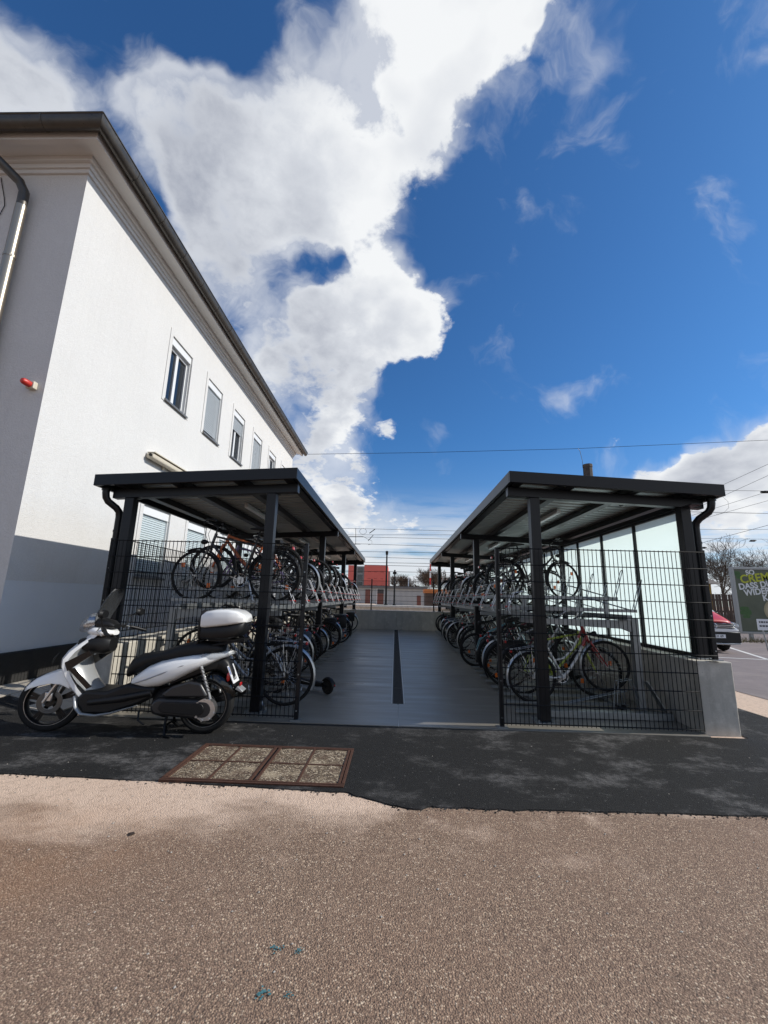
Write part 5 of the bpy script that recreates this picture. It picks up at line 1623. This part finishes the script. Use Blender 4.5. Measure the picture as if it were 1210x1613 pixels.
for sg in (-1, 1):
    V(MB().prism([(1.35, 1.2), (1.80, 1.68), (2.4, 1.68), (2.4, 1.2)], *sorted((sg * .765, sg * .80))), 'side_window', WINGLASS, smooth=False)
    V(MB().box(1.15, 1.30, *sorted((sg * .90, sg * 1.04)), 1.08, 1.24), 'door_mirror', BLACKPL, bevel=.03)
    hl = V(MB().sections([(-.005, .05, .77, .84), (.05, .125, .755, .90), (.16, .135, .765, .945), (.36, .06, .84, .97)], 14, 3), 'headlight', CLEARL)
    hl.location.y = sg * .69
    V(MB().sections([(.06, .07, .785, .865), (.14, .08, .79, .90)], 12, 2.5), 'lamp_bowl', CHROME, hl)
    for k in range(4):
        V(MB().tube([(.035, sg * .58, .58 - .055 * k), (.05, sg * .74, .59 - .055 * k), (.10, sg * .81, .60 - .055 * k)], .009, 6), 'intake_slat', ALU)
V(MB().box(-.004, .16, -.62, .62, .765, .905), 'grille', BLACKGL, bevel=.01)
for z in (.80, .85): V(MB().box(-.024, .03, -.60, .60, z - .009, z + .009), 'grille_bar', CHROME, bevel=.003)
V(MB().box(-.012, .09, -.78, .78, .32, .645), 'lower_grille', BLACKPL, bevel=.015)
V(MB().sections([(.0, .62, .655, .745), (.06, .80, .64, .755), (.20, .86, .64, .755)], 24, 4), 'bumper', WP)
V(MB().tube([(.16, -.86, .335), (.03, -.76, .30), (.0, -.5, .285), (.0, .5, .285), (.03, .76, .30), (.16, .86, .335)], .03, 10), 'bumper_lip', SILVERP)
lg = V(MB().torus((-.022, 0, .83), .075, .009, 'x', 32, 8), 'badge', CHROME)
V(MB().disc((-.010, 0, .83), .072, .016, 'x', 28), 'badge_disc', BLACKGL, lg)
V(MB().tube([(-.024, -.040, .885), (-.024, 0, .835), (-.024, .040, .885)], .007, 6).tube([(-.024, -.062, .855), (-.024, -.032, .772), (-.024, 0, .825), (-.024, .032, .772), (-.024, .062, .855)], .007, 6), 'badge_letters', CHROME, lg)
pp = V(MB().box(-.03, -.014, -.30, .22, .462, .572), 'number_plate', PLATEW, smooth=False)
lettering('1GO1 69', .10, INK, pp, (-.0305, -.04, .517), (R(90), 0, R(-90)), .0005, bold=.002)
for t in (.83, 3.55):
    for sg in (-1, 1):
        w = V(MB().torus((t, sg * .80, .315), .235, .08, 'y', 36, 10, .09), 'wheel', RUBBER)
        V(MB().disc((t, sg * .845, .315), .18, .06, 'y', 24), 'rim', ALU, w)
van.location = (10.0, 8.75, -.01); van.rotation_euler = (0, 0, R(90))

# ------------------------------------------------------------------ billboard
bb_ = thing('billboard', 'large billboard with a green food poster in a grey metal frame', 'billboard', (14.8, 14.0, 0))
BX0, BX1, BZ0, BZ1, BYY = 14.83, 18.5, .30, 3.17, 14.0
FR = mat('grey billboard frame', (.30, .31, .31), .4, .5)
for a in ((BX0, BX0 + .10, BZ0, BZ1), (BX1 - .10, BX1, BZ0, BZ1), (BX0 + .101, BX1 - .101, BZ1 - .11, BZ1), (BX0 + .101, BX1 - .101, BZ0, BZ0 + .09)):
    MB().box(a[0], a[1], BYY - .06, BYY + .12, a[2], a[3]).build('frame', FR, bb_, bevel=.01)
for x in (15.3, 16.7, 18.0): MB().box(x, x + .12, BYY, BYY + .12, -.02, BZ0 - .001).build('leg', FR, bb_)
mt, g, bs, p = new_mat('poster print')
c = g.mix(g.noise(p, .9, 4, .55), (.03, .042, .024), (.12, .14, .09))
c = g.mix(g.remap(g.noise(p, 2.5, 3, .5), .5, .7, 0, .5), c, (.08, .10, .07))
g.put(bs.inputs['Base Color'], c); bs.inputs['Roughness'].default_value = .35
po_ = MB().box(BX0 + .102, BX1 - .102, BYY - .02, BYY + .08, BZ0 + .092, BZ1 - .112).build('poster', mt, bb_)
WT = mat('white poster ink', (.70, .71, .68), .6); YT = mat('lime poster ink', (.46, .48, .03), .6)
def ptext(t, size, m_, x, z, sx=1.0): return lettering(t, size, m_, po_, (x - 14.8, BYY - .024 - 14.0, z), (R(90), R(-7), 0), .002, 'LEFT', .012, sx=sx)
ptext('SO', .30, WT, 15.45, 2.90)
ptext('CREMIG', .50, YT, 15.17, 2.60)
ptext('DASS DU NICHT', .36, WT, 15.06, 2.28)
ptext('WIDERSTEHEN', .36, WT, 15.26, 2.02)
ptext('KANNST', .36, WT, 16.02, 1.82)
LEAF = mat('printed leaf green', (.035, .10, .02), .5, var=.5, vscale=9)
rb = random.Random(5)
for (x, z, w, h) in ((15.02, 2.88, .20, .12), (15.15, 2.72, .14, .1), (15.18, 1.35, .20, .12), (15.30, 1.20, .16, .15), (15.10, 1.18, .14, .10), (15.22, 1.02, .16, .08)):
    b = MB(); n = 18
    b.add([(x + w * math.cos(2 * math.pi * i / n), BYY - .0225 - rb.random() * .001, z + h * math.sin(2 * math.pi * i / n) * (1 + .2 * math.cos(4 * math.pi * i / n))) for i in range(n)], [tuple(range(n))])
    b.build('printed_leaf', LEAF, po_)
for r_, y_, m_ in ((.62, .0225, mat('printed bowl rim', (.33, .28, .16), .5)), (.54, .0235, mat('printed soup', (.42, .36, .22), .5, var=.2, vscale=3)), (.15, .0245, mat('printed garnish', (.10, .13, .04), .5, var=.5, vscale=10))):
    b = MB(); n = 40; b.add([(16.62 + r_ * math.cos(2 * math.pi * i / n), BYY - y_, 1.30 + r_ * .85 * math.sin(2 * math.pi * i / n)) for i in range(n)], [tuple(range(n))]); b.build('printed_bowl', m_, po_)
# small notice in front
sg_ = thing('parking_sign', 'small white notice on a grey post in front of the billboard', 'sign', (12.52, 10.0, 0))
MB().tube([(12.62, 10.03, -.02), (12.52, 10.03, .95)], .022, 8).build('post', GALV, sg_)
MB().box(12.36, 13.0, 9.985, 10.0, .66, 1.03).build('panel', PLATEW, sg_)
for z, w in ((.93, .45), (.80, .5)):
    b = MB(); x = 12.42
    while x < 12.42 + w:
        l_ = rb.uniform(.04, .09); b.box(x, x + l_, 9.9815, 9.9845, z - .03, z + .03); x += l_ + .02
    b.build('blurred_print', mat('grey print', (.10, .10, .11), .6), sg_)
# plank fence
pf = thing('plank_fence', 'dark brown plank fence behind the red bonneted van', 'fence', (16, 20, 0))
plank = MB().box(0, .15, -.012, .012, 0, 2.12).mesh('plank', WOOD)
for i in range(70):
    o = obj_from(plank, 'plank', pf, (i * .18 - .5, rb.uniform(-.012, .012) - .02, rb.uniform(-.02, .02)))
for z in (.45, 1.1, 1.75): MB().box(15.5, 28.1, 20.02, 20.07, z, z + .09).build('rail', WOOD, pf)
# yellow hut
hu = thing('yellow_hut', 'small ochre hut with grey roof behind the plank fence', 'hut', (21.5, 26, 0))
OC = mat('ochre render', (.42, .27, .06), .9, var=.15)
MB().box(19.4, 22.6, 26, 29, 0, 3.0).build('wall', OC, hu)
b = MB(); b.v = [(19.0, 25.5, 3.0), (23.0, 25.5, 3.0), (23.0, 29.5, 3.0), (19.0, 29.5, 3.0), (21.0, 26.5, 4.2), (21.0, 28.5, 4.2)]
b.f = [(0, 1, 4), (1, 2, 5, 4), (2, 3, 5), (3, 0, 4, 5), (3, 2, 1, 0)]
b.build('roof', mat('grey hut roof', (.16, .14, .13), .8), hu)
MB().box(20.6, 21.4, 25.985, 25.999, 1.0, 2.2).build('window', WINGLASS, hu)

# ------------------------------------------------------------------ bare trees
def bare_tree(name, label, x, y, h, spread, seed, group, twigs=4, r0=None, n0=5, levels=5, rmin=.012):
    rt = random.Random(seed)
    t = thing(name, label, 'tree', (x, y, 0), group)
    tb_, cb = MB(), MB()
    r0 = r0 or h * .022
    def grow(p, d, L, r, lev):
        n = 3
        pts, rs = [p], [r]
        for i in range(n):
            d = (d + Vector((rt.gauss(0, .14), rt.gauss(0, .14), rt.gauss(.05, .08)))).normalized()
            p = p + d * L / n
            pts.append(p); rs.append(max(rmin, r * (1 - .42 * (i + 1) / n)))
        (tb_ if lev < 2 else cb).tube(pts, rs, 6 if lev < 2 else 3, caps=False)
        if lev >= levels: return
        k = n0 if lev == 0 else rt.choice((3, 4, twigs))
        for i in range(k):
            q = pts[-1] if (i < 2 or lev == 0) else pts[rt.randint(1, n - 1)]
            ax = Vector((rt.gauss(0, 1), rt.gauss(0, 1), rt.gauss(.25, .5))).normalized()
            nd = (d * 1.0 + ax * spread).normalized()
            grow(q, nd, L * rt.uniform(.62, .82), rs[-1] * rt.uniform(.6, .85), lev + 1)
    grow(Vector((0, 0, -.1)), Vector((rt.gauss(0, .05), rt.gauss(0, .05), 1)), h * .30, r0, 0)
    tb_.build('trunk', BARK, t, smooth=True, world=False); cb.build('crown', BARK, t, world=False)
    return t
TG = 'bare winter trees'
bare_tree('bare_tree', 'bare branching tree above the plank fence beside the shelter downpipe', 27.5, 31, 8.2, .85, 4, TG, 5, .15, levels=5, rmin=.010)
bare_tree('bare_tree', 'bare tree rising behind the top edge of the billboard', 38.5, 38, 8.8, .9, 5, TG, 5, .15, levels=5, rmin=.010)
bare_tree('bare_tree', 'bare shrubby tree between fence and billboard frame', 33.0, 36, 7.6, .95, 6, TG, 5, .15, levels=5, rmin=.010)
bare_tree('bare_tree', 'leafless tree at the edge of the picture over the billboard', 46, 42, 11, .85, 7, TG, 5, .17, levels=5, rmin=.010)
for i, (u, y, h, lab) in enumerate(((622, 150, 12, 'bare tree just beside the dark lamp post beyond the platforms'), (640, 155, 11, 'bare tree between lamp post and white pole beyond the platforms'), (664, 150, 15, 'taller bare tree left of the far mast beyond the platforms'), (678, 150, 14.5, 'bare tree seen behind the far red and white mast'), (650, 165, 9, 'low bare tree behind the grey sheds'),
                                  (700, 150, 13, 'bare tree behind the last post of the shelter with glass'), (720, 155, 12, 'bare tree mostly hidden behind the glass-walled shelter'))):
    q = at_y(u, 930, y)
    bare_tree('bare_tree', lab, q.x, y, h, .8, 20 + i, TG, 5, .22, levels=5, rmin=.035)
# ------------------------------------------------------------------ railway side
pfm = thing('station_platform', 'pale concrete railway platform beyond the end wall', 'platform', (0, 42, 0))
MB().box(-70, 70, 40, 46, .50, .66).build('slab', CONC_L, pfm)
MB().box(-70, 70, 40.15, 45.9, -.02, .499).build('side_wall', CONC, pfm)
trk = thing('railway_track', 'railway track between the end wall and the platform', 'track', (0, 34, 0))
for y in (33, 34.435): MB().box(-120, 120, y - .035, y + .035, .10, .27).build('rail', mat('rusty rail', (.16, .10, .07), .5, .6), trk)
MB().box(-120, 120, 31.5, 36, -.01, .09).build('ballast', mat('brown ballast', (.13, .10, .085), .95, var=.4, vscale=12, bump=.8, bscale=30), trk)
shd = thing('platform_shed', 'long low grey shed with brown doors beyond the platform', 'shed', (0, 95, 0))
MB().box(-26, 7.2, 95, 101, 0, 3.72).build('wall', mat('grey shed cladding', (.36, .38, .385), .7, var=.1, vscale=.6), shd)
MB().box(-26.4, 7.5, 94.6, 101.4, 3.721, 4.35).build('roof', mat('dark grey fascia', (.14, .14, .14), .7, var=.2, vscale=.4), shd)
BRN = mat('brown shed door', (.16, .055, .04), .6)
for a, c_, z in ((-7.1, -5.9, 3.4), (-4.3, -2.8, 3.4), (5.0, 5.9, 2.25)):
    MB().box(a, c_, 94.93, 94.995, .05, z).build('door', BRN, shd)
for x in (-5.85, -4.42, 7.02): MB().box(x, x + .14, 94.94, 94.998, .05, 3.7).build('corner_trim', WHITE_PVC, shd)
MB().box(-4.3, -2.8, 94.90, 94.929, 2.55, 3.45).build('door_canopy', mat('dark canopy', (.05, .045, .045), .7), shd)
rbd = thing('red_building', 'red clad building with grey stair tower behind the low shed', 'building', (-8, 115, 0))
RC = mat('red cladding', (.60, .13, .10), .7, var=.12, vscale=.5)
MB().box(-9.0, -2.3, 115, 130, 0, 10.6).build('block', RC, rbd)
MB().box(-13.6, -11.4, 115.05, 130, 0, 10.5).build('block', RC, rbd)
st_ = MB().box(-11.39, -9.01, 115.4, 130, 0, 10.3).build('stair_tower', mat('grey tower render', (.22, .24, .24), .7), rbd)
for k in range(4): MB().box(-10.9, -9.5, 115.33, 115.399, 2.4 + 2 * k, 3.9 + 2 * k).build('window', WINGLASS, st_)
for k in range(3):
    for x in (-8, -6.2, -4.4): MB().box(x, x + .9, 114.96, 114.998, 4.9 + 1.9 * k, 4.98 + 1.9 * k).build('cladding_joint', mat('dark joint', (.2, .03, .025), .7), rbd)
MB().box(-2.28, -1.7, 118, 128, 0, 9.2).build('side_wing', mat('grey tower render', (.22, .24, .24), .7), rbd)
okd = thing('orange_kiosk', 'low kiosk with orange roof band left of the shelter posts', 'kiosk', (7, 60, 0))
MB().box(4.5, 12, 60, 63, 0, 2.38).build('wall', mat('brown kiosk wall', (.09, .06, .045), .8, var=.4, vscale=1.5), okd)
MB().box(4.35, 12.2, 59.8, 63.2, 2.381, 2.98).build('roof_band', mat('orange fascia', (.62, .20, .05), .6), okd)
def lamp_post(label, x, y, z0, z1, r, head):
    t = thing('platform_lamp_post', label, 'lamp post', (x, y, z0))
    MB().tube([(x, y, z0), (x, y, z1 - .3), (x, y, z1)], [r * 1.3, r, r], 10).build('pole', BLACKST, t)
    b = MB()
    if head == 'cap': b.tube([(x, y, z1 - .45), (x, y, z1 - .05), (x, y, z1)], [r * 1.6, r * 1.9, r * .8], 12)
    else: b.box(x - .22, x + .22, y - .15, y + .15, z1 - .5, z1 - .2); b.tube([(x, y, z1 - .2), (x, y, z1)], r * 1.2, 8)
    b.build('lamp_head', BLACKST, t)
    MB().tube([(x, y, z0 - .02), (x, y, z0 + .12)], r * 2.4, 10).build('foot', BLACKST, t)
lamp_post('tall dark lamp post on the platform in front of the red building', -1.15, 45, .66, 7.0, .09, 'cap')
lamp_post('shorter dark lamp post on the platform right of the tall one', -.17, 45, .66, 4.75, .08, 'head')
tm = thing('signal_mast', 'far red and white banded mast among the bare trees', 'mast', (7, 90, 0))
q = at_y(678, 890, 90)
for k in range(6): MB().box(q.x - .16, q.x + .16, 89.9, 90.1, .0 + 1.55 * k, 1.53 + 1.55 * k).build('mast_band', RED_PL if k % 2 else WHITE_PVC, tm)
MB().box(3.0, 3.3, 99, 99.2, 4.35, 6.6).build('white_pole', WHITE_PVC, thing('white_pole', 'short white pole above the roof of the grey shed', 'pole', (3.1, 99, 0)))
ms = thing('rail_mast', 'brown concrete mast rising behind the roof of the glass-walled shelter', 'mast', (9.83, 16, 0))
MB().tube([(9.83, 16, -.1), (9.83, 16, 8.35)], [.30, .225], 10).build('shaft', mat('brown mast', (.055, .045, .038), .8, var=.3), ms)
MB().tube([(9.83, 16, 8.351), (9.83, 16, 8.50)], .24, 10).build('cap', mat('brown mast cap', (.075, .058, .045), .8), ms)
MB().tube([(9.60, 16, 7.9), (9.585, 16, 8.7), (9.50, 16, 9.25), (9.40, 16, 9.4)], .011, 6).build('aerial', BLACKPL, ms)
# ------------------------------------------------------------------ overhead wires
wn_ = [0]
def wire(pts, r, label, y=None):
    q = [at_y(u, v, yy) for u, v, yy in pts]
    out = []
    for a, c_ in zip(q, q[1:]):
        for i in range(6): out.append(a.lerp(c_, i / 6))
    out.append(q[-1])
    o = MB().tube(out, r, 5).build('overhead_wire', BLACKST)
    tag(o, label, 'wire', 'overhead railway wires')
wire([(380, 717, 19), (660, 713, 19), (900, 707, 19), (1260, 691, 19)], .013, 'long near overhead wire crossing the sky from the building corner')
yy = 44
rows = [(833, 836, 'topmost of the far overhead wires above the aisle'), (842.5, 842.5, 'second far overhead wire above the aisle'), (846, 849, 'third far overhead wire above the aisle'), (857, 861, 'fourth far overhead wire above the aisle'), (869, 871, 'fifth far overhead wire above the aisle'), (877.5, 881, 'sixth far overhead wire above the aisle'), (886, 888, 'seventh far overhead wire above the aisle'), (890, 893, 'eighth far overhead wire above the aisle'), (900, 902, 'lowest far overhead wire above the aisle')]
for k, (a, c_, lab) in enumerate(rows):
    wire([(470, a - (c_ - a) * .6, yy + 3 * k), (580, a, yy + 3 * k), (700, c_, yy + 3 * k), (830, c_ + (c_ - a), yy + 3 * k)], .020 + .002 * k, lab)
wire([(1090, 772, 40), (1260, 774, 40)], .022, 'level overhead wire just beside the roof corner and lamp arm')
wire([(1080, 806, 42), (1260, 810, 42)], .028, 'level overhead wire meeting the shelter downpipe bend')
wire([(1090, 834, 46), (1260, 834, 46)], .020, 'thin level overhead wire over the tree tops')
wire([(1090, 848, 50), (1260, 850, 50)], .02, 'low overhead wire just above the bare trees')
wire([(1060, 800, 30), (1230, 722, 22)], .012, 'upper slanting overhead wire right of the roof corner')
wire([(1050, 822, 30), (1230, 740, 22)], .012, 'second slanting overhead wire right of the roof corner')
wire([(1090, 812, 36), (1230, 768, 30)], .014, 'third slanting overhead wire right of the roof corner')
wire([(1090, 822, 36), (1230, 783, 30)], .014, 'fourth slanting overhead wire right of the roof corner')
wire([(1080, 862, 44), (1230, 822, 34)], .020, 'lowest slanting overhead wire carrying small hangers')
# drop loop, insulators and cantilever gear
b = MB(); q = [at_y(u, v, 38) for u, v in ((1138, 782), (1147, 790), (1148, 800), (1140, 808), (1128, 810))]
tag(b.tube(q, .012, 5).build('wire_loop', BLACKST), 'thin loop of wire hanging beside the shelter roof corner', 'wire')
for u, v, lab in ((1186, 852, 'dark insulator on the low wire above the billboard'), (1108, 863, 'dark insulator on the wire beside the downpipe')):
    p_ = at_y(u, v, 46)
    b = MB().tube([p_ + Vector((-.45, 0, -.06)), p_ + Vector((-.2, 0, 0)), p_ + Vector((.2, 0, .02)), p_ + Vector((.45, 0, .08))], [.03, .12, .12, .03], 8)
    tag(b.build('insulator', BLACKST), lab, 'insulator', 'wire insulators')
la = thing('lamp_arm', 'dark lamp head reaching in at the edge of the picture above the billboard', 'lamp', tuple(at_y(1206, 775, 22)))
p_ = at_y(1206, 775, 22)
MB().sections([(-.28, .08, -.05, .05), (-.1, .14, -.08, .08), (.5, .14, -.06, .10), (.6, .08, -.03, .07)], 12, 3).build('lamp_head', BLACKST, la, world=False)
MB().tube([(.58, 0, .03), (1.6, 0, .25), (3.0, 0, .3), (3.0, 0, -10.0 if p_.z < 10 else -p_.z)], .06, 8).build('pole', BLACKST, la, world=False)
ct = thing('cantilever_arm', 'thin cantilever arm and stay loops holding the wires above the shelter edge', 'wire support', tuple(at_y(575, 845, 46)))
def cw(pts, r, nm): MB().tube([at_y(u, v, 46) for u, v in pts], r, 5).build(nm, BLACKST, ct)
cw([(540, 845.5, ), (572, 845.5)], .05, 'arm_tube'); cw([(540, 857), (568, 857)], .04, 'arm_tube')
cw([(560.5, 832), (560.5, 858)], .03, 'hanger'); cw([(582, 840), (591, 833.5)], .05, 'steady_arm'); cw([(580, 852), (588, 843)], .04, 'steady_arm')
cw([(572 + 5.5 * math.cos(R(a)), 837 + 4.5 * math.sin(R(a))) for a in range(0, 361, 30)], .02, 'stay_loop')
cw([(572, 845), (579, 849), (586, 852), (586, 857), (580, 858)], .02, 'stay_loop')
# dry weeds at the foot of the billboard
b = MB(); rw = random.Random(9)
for i in range(700):
    x = rw.uniform(14.2, 20); y = rw.gauss(13.6, .25); h = rw.uniform(.05, .28); a = rw.uniform(0, 6.28)
    dx, dy = .012 * math.cos(a), .012 * math.sin(a)
    b.add([(x - dx, y - dy, -.015), (x + dx, y + dy, -.015), (x + rw.gauss(0, .08), y + rw.gauss(0, .08), h)], [(0, 1, 2)])
tag(b.build('dry_grass', mat('dry grass', (.13, .11, .05), .9, var=.5, vscale=6)), 'dry weeds growing under the billboard', 'weeds', kind='stuff')
